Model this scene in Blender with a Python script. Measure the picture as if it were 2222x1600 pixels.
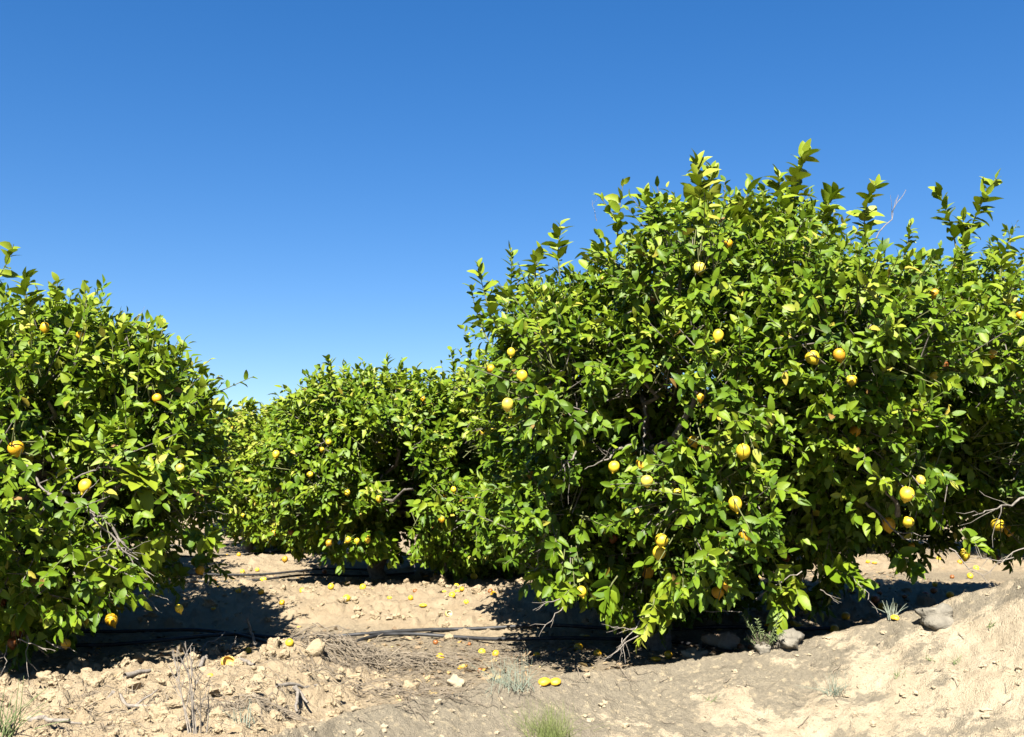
import bpy, math, random
import numpy as np
from mathutils import Vector

for o in list(bpy.data.objects):
    bpy.data.objects.remove(o)
random.seed(7)
RNG = np.random.default_rng(11)
SC = bpy.context.scene
COL = SC.collection

# ------------------------------------------------------------------ camera, sky, sun, exposure
F_PX, CX, CY, HOR = 2200.0, 1111.0, 800.0, 1069.0          # photograph is 2222 x 1600
CAM = np.array([0.0, 0.0, 0.93])
PITCH = math.atan((HOR - CY) / F_PX)
cam_d = bpy.data.cameras.new("camera")
cam_d.sensor_width = 36.0
cam_d.lens = 36.0 * F_PX / 2222.0
cam_d.clip_start = 0.05
cam_d.clip_end = 3000
cam_d.dof.use_dof = True
cam_d.dof.focus_distance = 5.8
cam_d.dof.aperture_fstop = 7.0
cam = bpy.data.objects.new("camera", cam_d)
cam.location = CAM
cam.rotation_euler = (math.pi / 2 + PITCH, 0, 0)
COL.objects.link(cam)
SC.camera = cam

SUN_EL = math.radians(47)
SUN_AZ = math.radians(188)        # compass style: 0 = +Y (view direction), 180 = behind the camera
SUN_DIR = np.array([math.sin(SUN_AZ) * math.cos(SUN_EL), math.cos(SUN_AZ) * math.cos(SUN_EL), math.sin(SUN_EL)])
world = bpy.data.worlds.new("World")
SC.world = world
world.use_nodes = True
wn = world.node_tree
for n in list(wn.nodes):
    wn.nodes.remove(n)
w_out = wn.nodes.new("ShaderNodeOutputWorld")
w_bg = wn.nodes.new("ShaderNodeBackground")
w_sky = wn.nodes.new("ShaderNodeTexSky")
w_sky.sky_type = 'NISHITA'
w_sky.sun_disc = False
w_sky.sun_elevation = SUN_EL
w_sky.sun_rotation = SUN_AZ
w_sky.altitude = 800
w_sky.air_density = 1.0
w_sky.dust_density = 0.2
w_sky.ozone_density = 3.0
w_bg.inputs["Strength"].default_value = 0.0505
w_hs = wn.nodes.new("ShaderNodeHueSaturation")       # the deep clear blue of this day
w_hs.inputs["Hue"].default_value = 0.510
w_hs.inputs["Saturation"].default_value = 1.5
w_gm = wn.nodes.new("ShaderNodeGamma")
w_gm.inputs["Gamma"].default_value = 0.8
wn.links.new(w_sky.outputs[0], w_gm.inputs["Color"])
wn.links.new(w_gm.outputs[0], w_hs.inputs["Color"])
wn.links.new(w_hs.outputs[0], w_bg.inputs[0])
wn.links.new(w_bg.outputs[0], w_out.inputs[0])

sun_d = bpy.data.lights.new("sun", 'SUN')
sun_d.energy = 5.0
sun_d.angle = math.radians(0.5)
sun_d.color = (1.0, 0.95, 0.87)
sun = bpy.data.objects.new("sun", sun_d)
sun.rotation_euler = Vector(-SUN_DIR).to_track_quat('-Z', 'Y').to_euler()
COL.objects.link(sun)

SC.view_settings.view_transform = 'Standard'
SC.view_settings.look = 'None'
SC.view_settings.exposure = 2.15
SC.view_settings.gamma = 1.0
SC.view_settings.use_curve_mapping = False
SC.cycles.max_bounces = 6
SC.cycles.diffuse_bounces = 2
SC.cycles.transmission_bounces = 2

# ------------------------------------------------------------------ small maths
_f = np.array([0, math.cos(PITCH), math.sin(PITCH)])
_u = np.array([0, -math.sin(PITCH), math.cos(PITCH)])
_r = np.array([1.0, 0, 0])

def ray(px, py):
    px = np.asarray(px, float)[..., None]; py = np.asarray(py, float)[..., None]
    d = _f + (px - CX) / F_PX * _r + (CY - py) / F_PX * _u
    return d / d[..., 1:2]

def at(px, py, d):
    """point at ground distance d (metres along +Y) seen in direction of photograph pixel px, py"""
    return CAM + ray(px, py) * np.asarray(d, float)[..., None]

def proj(p):
    q = np.asarray(p) - CAM
    z = q @ _f
    return CX + (q @ _r) / z * F_PX, CY - (q @ _u) / z * F_PX, q[..., 1]

def norm(v):
    return v / np.maximum(np.linalg.norm(v, axis=-1, keepdims=True), 1e-9)

def smooth(a, b, x):
    t = np.clip((x - a) / (b - a), 0, 1)
    return t * t * (3 - 2 * t)

_TAB = np.random.default_rng(5).random(65536)
def h2(ix, iy, s=0.0):
    k = ix.astype(np.int64) * 1619 + iy.astype(np.int64) * 31337 + int(s * 6971) + 1013904
    k = (k ^ (k >> 7)) * 60493
    return _TAB[(k ^ (k >> 11)) & 65535]

def vnoise(x, y, s=0.0):
    ix, iy = np.floor(x), np.floor(y)
    fx, fy = x - ix, y - iy
    fx = fx * fx * (3 - 2 * fx); fy = fy * fy * (3 - 2 * fy)
    a = h2(ix, iy, s) * (1 - fx) + h2(ix + 1, iy, s) * fx
    b = h2(ix, iy + 1, s) * (1 - fx) + h2(ix + 1, iy + 1, s) * fx
    return a * (1 - fy) + b * fy

def fbm(x, y, s=0.0, o=4):
    t = 0.0; a = 0.5
    for i in range(o):
        t = t + a * (vnoise(x, y, s + i) - 0.5) * 2
        x = x * 2.03 + 3.1; y = y * 2.03 + 1.7; a *= 0.5
    return t

def domes(x, y, cell, s, rmin=0.25, rmax=0.62, p=0.8):
    x = x / cell; y = y / cell
    ix, iy = np.floor(x), np.floor(y)
    best = np.zeros_like(x)
    for dx in (-1, 0, 1):
        for dy in (-1, 0, 1):
            cx, cy = ix + dx, iy + dy
            px = cx + .5 + (h2(cx, cy, s) - .5) * .9
            py = cy + .5 + (h2(cx, cy, s + 1) - .5) * .9
            r = rmin + (rmax - rmin) * h2(cx, cy, s + 2) ** 2
            r = np.where(h2(cx, cy, s + 3) < p, r, 0.0)
            ex, ey = x - px, (y - py) * (0.8 + .5 * h2(cx, cy, s + 4))
            d2 = ex ** 2 + ey ** 2
            hh = np.sqrt(np.maximum(r * r - d2, 0))
            tx, ty = h2(cx, cy, s + 5) - .5, h2(cx, cy, s + 6) - .5
            flat = r * (.30 + .45 * h2(cx, cy, s + 7)) + (ex * tx + ey * ty) * 1.3        # broken face
            side = r * .9 - (ex * ty - ey * tx) * 2.2
            best = np.maximum(best, np.minimum(np.minimum(hh * 1.25, flat), side))
    return best * cell

# ------------------------------------------------------------------ mesh helpers
class Geo:
    def __init__(self):
        self.v, self.q, self.m, self.t, self.n = [], [], [], [], 0
    def add(self, v, q, mat=0, tone=0.0):
        v = np.asarray(v, float).reshape(-1, 3); q = np.asarray(q, int).reshape(-1, 4)
        self.v.append(v); self.q.append(q + self.n)
        self.m.append(np.full(len(q), mat))
        self.t.append(np.full(len(v), tone) if np.isscalar(tone) else np.asarray(tone))
        self.n += len(v)
    def build(self, name, mats, parent=None, smooth_=True):
        if not self.v:
            return None
        return mesh_np(name, np.concatenate(self.v), np.concatenate(self.q), mats, parent,
                       np.concatenate(self.m), {"tone": np.concatenate(self.t)}, smooth_)

def mesh_data(name, v, q, mats, mi=None, attrs=None, smooth_=True):
    me = bpy.data.meshes.new(name)
    nv, nq = len(v), len(q)
    me.vertices.add(nv); me.loops.add(nq * 4); me.polygons.add(nq)
    me.vertices.foreach_set("co", np.ascontiguousarray(v, dtype=np.float32).ravel())
    me.loops.foreach_set("vertex_index", np.ascontiguousarray(q, dtype=np.int32).ravel())
    me.polygons.foreach_set("loop_start", np.arange(0, nq * 4, 4, dtype=np.int32))
    me.polygons.foreach_set("loop_total", np.full(nq, 4, dtype=np.int32))
    if mi is not None:
        me.polygons.foreach_set("material_index", np.asarray(mi, dtype=np.int32))
    me.polygons.foreach_set("use_smooth", np.full(nq, smooth_))
    for m in mats:
        me.materials.append(m)
    for k, a in (attrs or {}).items():
        at_ = me.attributes.new(k, 'FLOAT', 'POINT')
        at_.data.foreach_set("value", np.asarray(a, dtype=np.float32))
    me.update(calc_edges=True)
    me.validate()
    return me

def mesh_np(name, v, q, mats, parent=None, mi=None, attrs=None, smooth_=True):
    o = bpy.data.objects.new(name, mesh_data(name, v, q, mats if isinstance(mats, (list, tuple)) else [mats], mi, attrs, smooth_))
    COL.objects.link(o)
    if parent is not None:
        o.parent = parent
        o.matrix_parent_inverse = parent.matrix_basis.inverted()
    return o

def tag(o, label=None, cat=None, group=None, kind=None):
    if label: o["label"] = label
    if cat: o["category"] = cat
    if group: o["group"] = group
    if kind: o["kind"] = kind
    return o

def empty(name, loc):
    o = bpy.data.objects.new(name, None)
    o.location = loc; o.empty_display_size = .1
    COL.objects.link(o)
    return o

def tube(pts, rad, n=6):
    pts = np.asarray(pts, float); k = len(pts)
    rad = np.full(k, rad) if np.isscalar(rad) else np.asarray(rad, float)
    t = norm(np.gradient(pts, axis=0))
    ref = np.array([0.31, 0.2, 0.93]) if abs(norm((pts[-1] - pts[0])[None])[0][2]) < .8 else np.array([.95, .3, .1])
    a = norm(np.cross(t, ref)); b = np.cross(t, a)
    th = np.arange(n) / n * 2 * math.pi
    v = pts[:, None] + rad[:, None, None] * (np.cos(th)[None, :, None] * a[:, None] + np.sin(th)[None, :, None] * b[:, None])
    i = np.arange(k - 1)[:, None] * n; j = np.arange(n)[None]
    q = np.stack([i + j, i + (j + 1) % n, i + n + (j + 1) % n, i + n + j], -1).reshape(-1, 4)
    return v.reshape(-1, 3), q

def wob(p0, p1, amp, k=8, sag=0.0):
    """a crooked path between two points"""
    p0, p1 = np.asarray(p0, float), np.asarray(p1, float)
    t = np.linspace(0, 1, k)[:, None]
    p = p0 + (p1 - p0) * t
    L = np.linalg.norm(p1 - p0)
    w = RNG.normal(0, 1, (k, 3)) * amp * L
    w = (w + np.roll(w, 1, 0)) / 2 * np.sin(t * math.pi) ** .5
    p = p + w
    p[:, 2] += sag * np.sin(t[:, 0] * math.pi)
    return p

# ------------------------------------------------------------------ materials
def new_mat(name):
    m = bpy.data.materials.new(name); m.use_nodes = True
    nt = m.node_tree
    b = nt.nodes["Principled BSDF"]
    return m, nt, b, nt.nodes["Material Output"]

def N(nt, t, **kw):
    n = nt.nodes.new(t)
    for k, v in kw.items():
        if k in n.inputs: n.inputs[k].default_value = v
        else: setattr(n, k, v)
    return n

ALB = 0.55          # all surface colours below are written for exposure 1.0 and scaled here
def alb(c):
    return c if c[0] == c[1] == c[2] else tuple(x * ALB for x in c)

def ramp(nt, fac, stops, interp='LINEAR'):
    stops = [(p, alb(c)) for p, c in stops]
    r = nt.nodes.new("ShaderNodeValToRGB")
    r.color_ramp.interpolation = interp
    e = r.color_ramp.elements
    while len(e) > 1: e.remove(e[-1])
    e[0].position, e[0].color = stops[0][0], (*stops[0][1], 1)
    for p, c in stops[1:]:
        x = e.new(p); x.color = (*c, 1)
    nt.links.new(fac, r.inputs[0])
    return r.outputs[0]

def mixc(nt, fac, a, b):
    m = nt.nodes.new("ShaderNodeMix"); m.data_type = 'RGBA'
    for s, x in ((0, fac), (6, a), (7, b)):
        if isinstance(x, (int, float)): m.inputs[s].default_value = x
        elif isinstance(x, tuple): m.inputs[s].default_value = (*alb(x), 1)
        else: nt.links.new(x, m.inputs[s])
    return m.outputs[2]

def noise(nt, scale, detail=3, rough=.55, coord="Object"):
    tc = nt.nodes.new("ShaderNodeTexCoord")
    n = N(nt, "ShaderNodeTexNoise", Scale=scale, Detail=detail, Roughness=rough)
    nt.links.new(tc.outputs[coord], n.inputs["Vector"])
    return n.outputs["Fac"]

def bump(nt, b, h, strength, dist):
    n = N(nt, "ShaderNodeBump", Strength=strength, Distance=dist)
    nt.links.new(h, n.inputs["Height"])
    nt.links.new(n.outputs[0], b.inputs["Normal"])

def leaf_material(name, shift=0.0):
    m, nt, b, out = new_mat(name)
    at_ = N(nt, "ShaderNodeAttribute", attribute_name="tone")
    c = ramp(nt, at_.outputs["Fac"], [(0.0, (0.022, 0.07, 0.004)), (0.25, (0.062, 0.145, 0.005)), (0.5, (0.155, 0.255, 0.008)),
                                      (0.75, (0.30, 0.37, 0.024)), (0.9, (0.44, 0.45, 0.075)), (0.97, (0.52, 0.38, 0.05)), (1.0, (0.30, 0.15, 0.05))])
    v = noise(nt, 28, 2)
    c = mixc(nt, v, c, mixc(nt, 0.35, c, (0.17, 0.22, 0.015)))
    nt.links.new(c, b.inputs["Base Color"])
    b.inputs["Roughness"].default_value = 0.5
    b.inputs["Specular IOR Level"].default_value = 0.20
    bump(nt, b, noise(nt, 90, 2), 0.25, 0.004)
    tr = N(nt, "ShaderNodeBsdfTranslucent")
    c2 = mixc(nt, 0.55, c, (0.20, 0.32, 0.008))
    nt.links.new(c2, tr.inputs["Color"])
    mx = N(nt, "ShaderNodeMixShader"); mx.inputs[0].default_value = 0.17
    nt.links.new(b.outputs[0], mx.inputs[1]); nt.links.new(tr.outputs[0], mx.inputs[2])
    nt.links.new(mx.outputs[0], out.inputs[0])
    return m

def simple_mat(name, c1, c2, scale, rough=.8, bstr=.5, bdist=.005, spec=.3, detail=4):
    m, nt, b, out = new_mat(name)
    n = noise(nt, scale, detail)
    c = ramp(nt, n, [(0.3, c1), (0.7, c2)])
    nt.links.new(c, b.inputs["Base Color"])
    b.inputs["Roughness"].default_value = rough
    b.inputs["Specular IOR Level"].default_value = spec
    if bstr: bump(nt, b, noise(nt, scale * 2.2, detail), bstr, bdist)
    return m

def lemon_material(name, c1, c2, blotch=None, lo=.58, spot=None):
    m, nt, b, out = new_mat(name)
    c = ramp(nt, noise(nt, 22, 2), [(0.3, c1), (0.7, c2)])
    if blotch:
        c = mixc(nt, ramp(nt, noise(nt, 26, 1.5), [(lo, (0, 0, 0)), (lo + .03, (1, 1, 1))]), c, blotch)
    else:
        c = mixc(nt, ramp(nt, noise(nt, 70, 2), [(.68, (0, 0, 0)), (.72, (1, 1, 1))]), c, mixc(nt, .5, c, (0.28, .14, .02)))
    nt.links.new(c, b.inputs["Base Color"])
    b.inputs["Roughness"].default_value = 0.42
    b.inputs["Specular IOR Level"].default_value = 0.4
    b.inputs["Subsurface Weight"].default_value = 0.0
    bump(nt, b, noise(nt, 260, 2), 0.35, 0.002)
    return m

M = {}
M["leaf"] = leaf_material("lemon_leaf")
M["bark"] = simple_mat("grey_bark", (0.11, 0.095, 0.075), (0.27, 0.24, 0.20), 40, .9, .8, .006)
M["twig"] = simple_mat("green_twig", (0.10, 0.13, 0.03), (0.20, 0.20, 0.08), 30, .8, .3)
M["yellow"] = lemon_material("yellow_rind", (0.84, 0.58, 0.022), (0.90, 0.67, 0.05))
M["pale"] = lemon_material("pale_rind", (0.88, 0.68, 0.06), (0.94, 0.76, 0.12))
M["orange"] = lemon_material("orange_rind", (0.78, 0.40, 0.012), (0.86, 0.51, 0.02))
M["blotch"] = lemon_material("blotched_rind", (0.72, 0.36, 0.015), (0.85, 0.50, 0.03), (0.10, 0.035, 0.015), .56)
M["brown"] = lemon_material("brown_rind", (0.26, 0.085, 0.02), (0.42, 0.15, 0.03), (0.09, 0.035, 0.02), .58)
M["green"] = lemon_material("green_rind", (0.10, 0.22, 0.012), (0.20, 0.32, 0.03))
M["pith"] = simple_mat("lemon_pith", (0.72, 0.60, 0.34), (0.85, 0.76, 0.55), 60, .7, .2)
M["flesh"] = simple_mat("lemon_flesh", (0.75, 0.40, 0.06), (0.86, 0.58, 0.16), 60, .5, .2)
M["peel"] = lemon_material("peel_rind", (0.82, 0.46, 0.02), (0.90, 0.58, 0.05), (0.5, 0.2, 0.03), .6)
M["hose"] = simple_mat("black_hose", (0.012, 0.012, 0.013), (0.03, 0.03, 0.03), 15, .55, .1)
M["straw"] = simple_mat("dry_straw", (0.15, 0.12, 0.085), (0.31, 0.255, 0.18), 25, .9, .2)
M["deadwood"] = simple_mat("dead_wood", (0.18, 0.155, 0.125), (0.36, 0.315, 0.26), 50, .9, .6)
M["litter"] = None
M["greyrock"] = simple_mat("grey_rock", (0.15, 0.135, 0.105), (0.29, 0.26, 0.20), 14, .95, .9, .02)
M["paleRock"] = simple_mat("pale_limestone", (0.36, 0.285, 0.18), (0.47, 0.39, 0.265), 18, .9, .6, .012)
M["pinkrock"] = simple_mat("pinkish_stone", (0.46, 0.31, 0.20), (0.58, 0.43, 0.29), 16, .9, .7, .015)
M["clod"] = simple_mat("soil_clod", (0.375, 0.285, 0.173), (0.47, 0.372, 0.235), 24, .95, 1.0, .022, .2, 7)
M["silver"] = simple_mat("silver_green_blade", (0.20, 0.24, 0.17), (0.34, 0.37, 0.28), 20, .8, .1)
M["grass"] = simple_mat("fresh_grass_blade", (0.12, 0.17, 0.035), (0.27, 0.30, 0.10), 20, .7, .1)
M["herb"] = simple_mat("grey_green_herb", (0.11, 0.16, 0.05), (0.22, 0.27, 0.11), 20, .8, .1)

def litter_material():
    m, nt, b, out = new_mat("dry_leaf_litter")
    at_ = N(nt, "ShaderNodeAttribute", attribute_name="tone")
    c = ramp(nt, at_.outputs["Fac"], [(0, (0.12, 0.08, 0.045)), (.4, (0.25, 0.17, 0.09)), (.7, (0.40, 0.29, 0.15)), (.9, (0.55, 0.40, 0.14)), (1, (0.62, 0.36, 0.05))])
    nt.links.new(c, b.inputs["Base Color"]); b.inputs["Roughness"].default_value = .8
    return m
M["litter"] = litter_material()

def soil_material():
    m, nt, b, out = new_mat("orchard_soil")
    def attr(n): return N(nt, "ShaderNodeAttribute", attribute_name=n).outputs["Fac"]
    big = noise(nt, 0.9, 3); mid = noise(nt, 6, 5, .6); fine = noise(nt, 45, 4, .65); grit = noise(nt, 170, 2, .6)
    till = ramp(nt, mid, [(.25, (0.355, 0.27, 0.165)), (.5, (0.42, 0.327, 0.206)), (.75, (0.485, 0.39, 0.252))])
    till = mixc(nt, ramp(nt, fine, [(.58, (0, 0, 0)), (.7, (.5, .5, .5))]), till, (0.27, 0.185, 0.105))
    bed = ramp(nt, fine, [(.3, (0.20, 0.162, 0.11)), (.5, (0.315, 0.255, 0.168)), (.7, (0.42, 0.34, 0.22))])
    bank = ramp(nt, mid, [(.3, (0.40, 0.325, 0.215)), (.55, (0.485, 0.40, 0.272)), (.8, (0.56, 0.485, 0.345))])
    bank = mixc(nt, ramp(nt, grit, [(.62, (0, 0, 0)), (.72, (.7, .7, .7))]), bank, (0.62, 0.54, 0.40))
    bank = mixc(nt, ramp(nt, fine, [(.58, (0, 0, 0)), (.66, (.7, .7, .7))]), bank, (0.25, 0.19, 0.12))
    bank = mixc(nt, ramp(nt, noise(nt, 95, 3, .7), [(.62, (0, 0, 0)), (.68, (.8, .8, .8))]), bank, (0.17, 0.13, 0.085))
    crust = ramp(nt, fine, [(.3, (0.165, 0.143, 0.105)), (.55, (0.235, 0.202, 0.145)), (.72, (0.33, 0.28, 0.19))])
    # grey crust patches on the bank: noise stretched along the slope
    tc = nt.nodes.new("ShaderNodeTexCoord")
    mp = N(nt, "ShaderNodeMapping"); mp.inputs["Scale"].default_value = (1.6, 2.6, 1.0); mp.inputs["Rotation"].default_value = (0, 0, .5)
    nt.links.new(tc.outputs["Object"], mp.inputs["Vector"])
    pn = N(nt, "ShaderNodeTexNoise", Scale=1.9, Detail=10, Roughness=.74); nt.links.new(mp.outputs[0], pn.inputs["Vector"])
    add = N(nt, "ShaderNodeMath", operation='ADD'); nt.links.new(pn.outputs["Fac"], add.inputs[0])
    sc = N(nt, "ShaderNodeMath", operation='MULTIPLY_ADD'); nt.links.new(attr("crust"), sc.inputs[0]); sc.inputs[1].default_value = .30; sc.inputs[2].default_value = -.15
    nt.links.new(sc.outputs[0], add.inputs[1])
    cf = ramp(nt, add.outputs[0], [(.475, (0, 0, 0)), (.52, (.9, .9, .9))])
    crust = mixc(nt, ramp(nt, noise(nt, 24, 6, .7), [(.55, (0, 0, 0)), (.64, (.8, .8, .8))]), crust, (0.44, 0.36, 0.23))
    bank = mixc(nt, cf, bank, crust)
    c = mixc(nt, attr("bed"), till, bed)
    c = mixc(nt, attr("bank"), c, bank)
    nt.links.new(c, b.inputs["Base Color"])
    b.inputs["Roughness"].default_value = .95
    b.inputs["Specular IOR Level"].default_value = .15
    s = N(nt, "ShaderNodeMath", operation='MULTIPLY_ADD'); nt.links.new(fine, s.inputs[0]); s.inputs[1].default_value = 1.0; nt.links.new(grit, s.inputs[2])
    bump(nt, b, s.outputs[0], .85, .018)
    return m
M["soil"] = soil_material()

# ------------------------------------------------------------------ terrain
_cr = np.array([[560, 1612, 4.0], [660, 1580, 4.25], [750, 1545, 4.5], [1000, 1500, 4.9], [1250, 1458, 5.25], [1480, 1432, 5.5],
                [1700, 1400, 5.55], [1900, 1348, 5.5], [2050, 1296, 5.4], [2222, 1240, 5.2]])
_cp = at(_cr[:, 0], _cr[:, 1], _cr[:, 2])
CRX = np.concatenate([[-30, -2.4, -1.5], _cp[:, 0], [3.6, 6, 30]])
CRY = np.concatenate([[2.6, 3.3, 3.7], _cp[:, 1], [5.1, 5.2, 5.2]])
CRZ = np.concatenate([[-.1, -.08, -.06], _cp[:, 2], [.78, 1.0, 1.0]])
ROWS = (7.05, 11.35, 16.0, 21.0)

def zones(x, y):
    yc = np.interp(x, CRX, CRY)
    wob_ = fbm(x * 2.3, y * 2.3, 5) * .08
    bank = 1 - smooth(-.06, .10, y - yc + wob_)
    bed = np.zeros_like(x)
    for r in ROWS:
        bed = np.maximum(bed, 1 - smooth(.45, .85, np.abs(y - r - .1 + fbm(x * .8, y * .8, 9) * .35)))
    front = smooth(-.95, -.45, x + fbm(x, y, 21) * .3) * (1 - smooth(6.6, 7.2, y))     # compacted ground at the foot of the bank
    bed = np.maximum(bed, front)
    return bank, bed, yc

def terrain(x, y, detail=True):
    x = np.asarray(x, float); y = np.asarray(y, float)
    bank, bed, yc = zones(x, y)
    zc = np.interp(x, CRX, CRZ)
    z = -.13 * (1 - smooth(7.5, 8.8, y)) + .75 * smooth(17, 40, y) + .5 * smooth(40, 300, y)
    for r in (9.2, 13.6, 18.3):
        z = z + .07 * np.exp(-((y - r) / .8) ** 2)
    # raised berm of clods in front of the left tree
    s = (y - 4.95) - (x + 2.7) * 0.98
    s = np.where(x < -2.7, y - 4.95, s)
    s = s / 1.2
    berm = (1 - smooth(-.05, .30, s)) * (1 - smooth(-1.15, -.75, x)) * smooth(3.2, 3.8, y)
    z = z + .13 * berm
    z = np.where((y > yc), np.maximum(z, zc - 1.1 * (y - yc)), z)
    fr = zc - .40 * (yc - y) - .05 * np.maximum(yc - y - .6, 0)
    fr = np.maximum(fr, -.75)
    kk = smooth(-.10, .04, y - yc)
    z = fr * (1 - kk) + np.maximum(z, np.where(y > yc, zc - 1.1 * (y - yc), zc)) * kk
    z = np.where(y < yc - .1, fr, z)
    if detail:
        lod = 1 - smooth(11, 22, y)
        till = np.clip((1 - bed) * (1 - bank), 0, 1)
        wx = x + fbm(x * 14, y * 14, 31, 4) * .034; wy = y + fbm(x * 14, y * 14, 41, 4) * .034
        c = domes(wx, wy, .22, 1, .12, .50, .50) * .62 + domes(wx, wy, .085, 11, .14, .6, .85) * 1.0 + domes(wx, wy, .036, 17, .2, .6, .85) * 1.0
        c = c + fbm(x * 24, y * 24, 3, 4) * .014 + fbm(x * 3, y * 3, 8, 3) * .045
        bd = fbm(x * 14, y * 14, 61, 4) * .016 + domes(wx, wy, .06, 71, .15, .5, .35) * .45 + fbm(x * 2, y * 2, 63, 2) * .02
        bk = fbm(x * 26, y * 26, 87, 3) * .012 + fbm(x * 1.7, y * 1.7, 81, 3) * .05 + fbm(x * 7, y * 7, 85, 5) * .034 + domes(wx, wy, .07, 91, .1, .42, .3) * .35 + domes(wx, wy, .03, 95, .1, .5, .35) * .4
        zz = (c * till + bd * bed) * (1 - bank) + bk * bank
        z = z + zz * lod
    return z

def ground_hit(px, py):
    """first point of the ground seen at a photograph pixel"""
    r = ray(px, py)
    d = np.concatenate([np.linspace(2.0, 14, 170), np.linspace(14.2, 60, 90)])
    for _ in range(2):
        p = CAM + r * d[:, None]
        below = p[:, 2] <= terrain(p[:, 0], p[:, 1], False)
        i = max(int(np.argmax(below)), 1) if below.any() else len(d) - 1
        d = np.linspace(d[i - 1], d[i], 24)
    return CAM + r * d[12]

def build_ground():
    half = math.radians(36)
    th = np.concatenate([np.linspace(-half, half, 780), np.linspace(half, 2 * math.pi - half, 60)[1:-1]])
    d = np.concatenate([np.linspace(.35, 2.2, 16)[:-1], np.exp(np.linspace(math.log(2.2), math.log(7.5), 430))[:-1],
                        np.exp(np.linspace(math.log(7.5), math.log(15), 170))[:-1], np.exp(np.linspace(math.log(15), math.log(1500), 60))])
    T, D = np.meshgrid(th, d)
    x, y = np.sin(T) * D, np.cos(T) * D
    z = terrain(x, y)
    bank, bed, yc = zones(x, y)
    up = smooth(.9, .0, yc - y)
    crust = np.clip(.38 + .45 * (1 - smooth(.0, .55, yc - y)) + .35 * (1 - smooth(-.6, 1.2, x)) * smooth(-.1, .3, yc - y) - .25 * smooth(1.2, 2.4, x) + fbm(x * 1.1, y * 1.1, 55, 2) * .4, 0, 1)
    nt_, nd = len(th), len(d)
    v = np.stack([x, y, z], -1).reshape(-1, 3)
    i = np.arange(nd - 1)[:, None] * nt_; j = np.arange(nt_)[None]
    q = np.stack([i + j, i + nt_ + j, i + nt_ + (j + 1) % nt_, i + (j + 1) % nt_], -1).reshape(-1, 4)
    # close the small hole under the camera with one fan of quads
    v = np.concatenate([v, [[0, 0, float(terrain(np.array([0.]), np.array([0.3]))[0])]]])
    c = len(v) - 1
    k = np.arange(0, nt_ - 1, 2)
    q = np.concatenate([q, np.stack([np.full(len(k), c), k, k + 1, (k + 2) % nt_], -1)])
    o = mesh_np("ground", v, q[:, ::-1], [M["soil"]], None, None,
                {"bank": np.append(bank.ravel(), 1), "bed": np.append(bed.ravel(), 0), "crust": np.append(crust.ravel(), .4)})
    tag(o, kind="structure")
build_ground()

# ------------------------------------------------------------------ leaves
def leaf_mesh(base, dirn, nrm, L, ratio, tone, stations=(0, .10, .32, .62, .86, 1.0), widths=(.05, .55, .98, .86, .42, .03)):
    """curved, folded blades; all arguments are arrays over leaves"""
    n = len(base)
    dirn = norm(dirn)
    nrm = norm(nrm - (nrm * dirn).sum(-1, keepdims=True) * dirn)
    side = np.cross(dirn, nrm)
    st = np.array(stations); wd = np.array(widths); k = len(st)
    curl = RNG.uniform(-.05, .55, n); fold = RNG.uniform(.05, .65, n); twist = RNG.uniform(-.35, .35, n); bend = RNG.normal(0, .10, n)
    W = L * ratio * .5
    t = st[None, :, None]
    mid = base[:, None] + dirn[:, None] * (L[:, None, None] * t) - nrm[:, None] * (L * curl)[:, None, None] * t ** 2 + side[:, None] * (L * bend)[:, None, None] * t ** 2
    tw = (twist[:, None] * st[None])[..., None]
    sd = side[:, None] * np.cos(tw) + nrm[:, None] * np.sin(tw)
    nn = nrm[:, None] * np.cos(tw) - side[:, None] * np.sin(tw)
    wd2 = np.interp(st, (0, .12, .3, .6, .85, 1), (.05, .72, 1.02, .95, .58, .03))
    sh = RNG.random((n, 1))
    w = (W[:, None] * (wd[None] * (1 - sh) + wd2[None] * sh))[..., None]
    wave = (1 + .22 * np.sin(st[None] * 9 + RNG.uniform(0, 6, n)[:, None]))[..., None]
    f = fold[:, None, None] * w
    left = mid + sd * w + nn * f * wave
    right = mid - sd * w + nn * f * (2 - wave)
    v = np.stack([left, mid, right], 2).reshape(n, -1, 3)          # n, k*3, 3
    i = np.arange(k - 1) * 3
    q1 = np.stack([i, i + 1, i + 4, i + 3], -1); q2 = np.stack([i + 1, i + 2, i + 5, i + 4], -1)
    q = np.concatenate([q1, q2])
    q = (np.arange(n) * k * 3)[:, None, None] + q[None]
    return v.reshape(-1, 3), q.reshape(-1, 4), np.repeat(tone, k * 3)

def perp(d):
    r = np.where(np.abs(d[:, 2:3]) < .9, np.array([[0, 0, 1.0]]), np.array([[1.0, 0, 0]]))
    a = norm(np.cross(d, r)); return a, np.cross(d, a)

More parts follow.
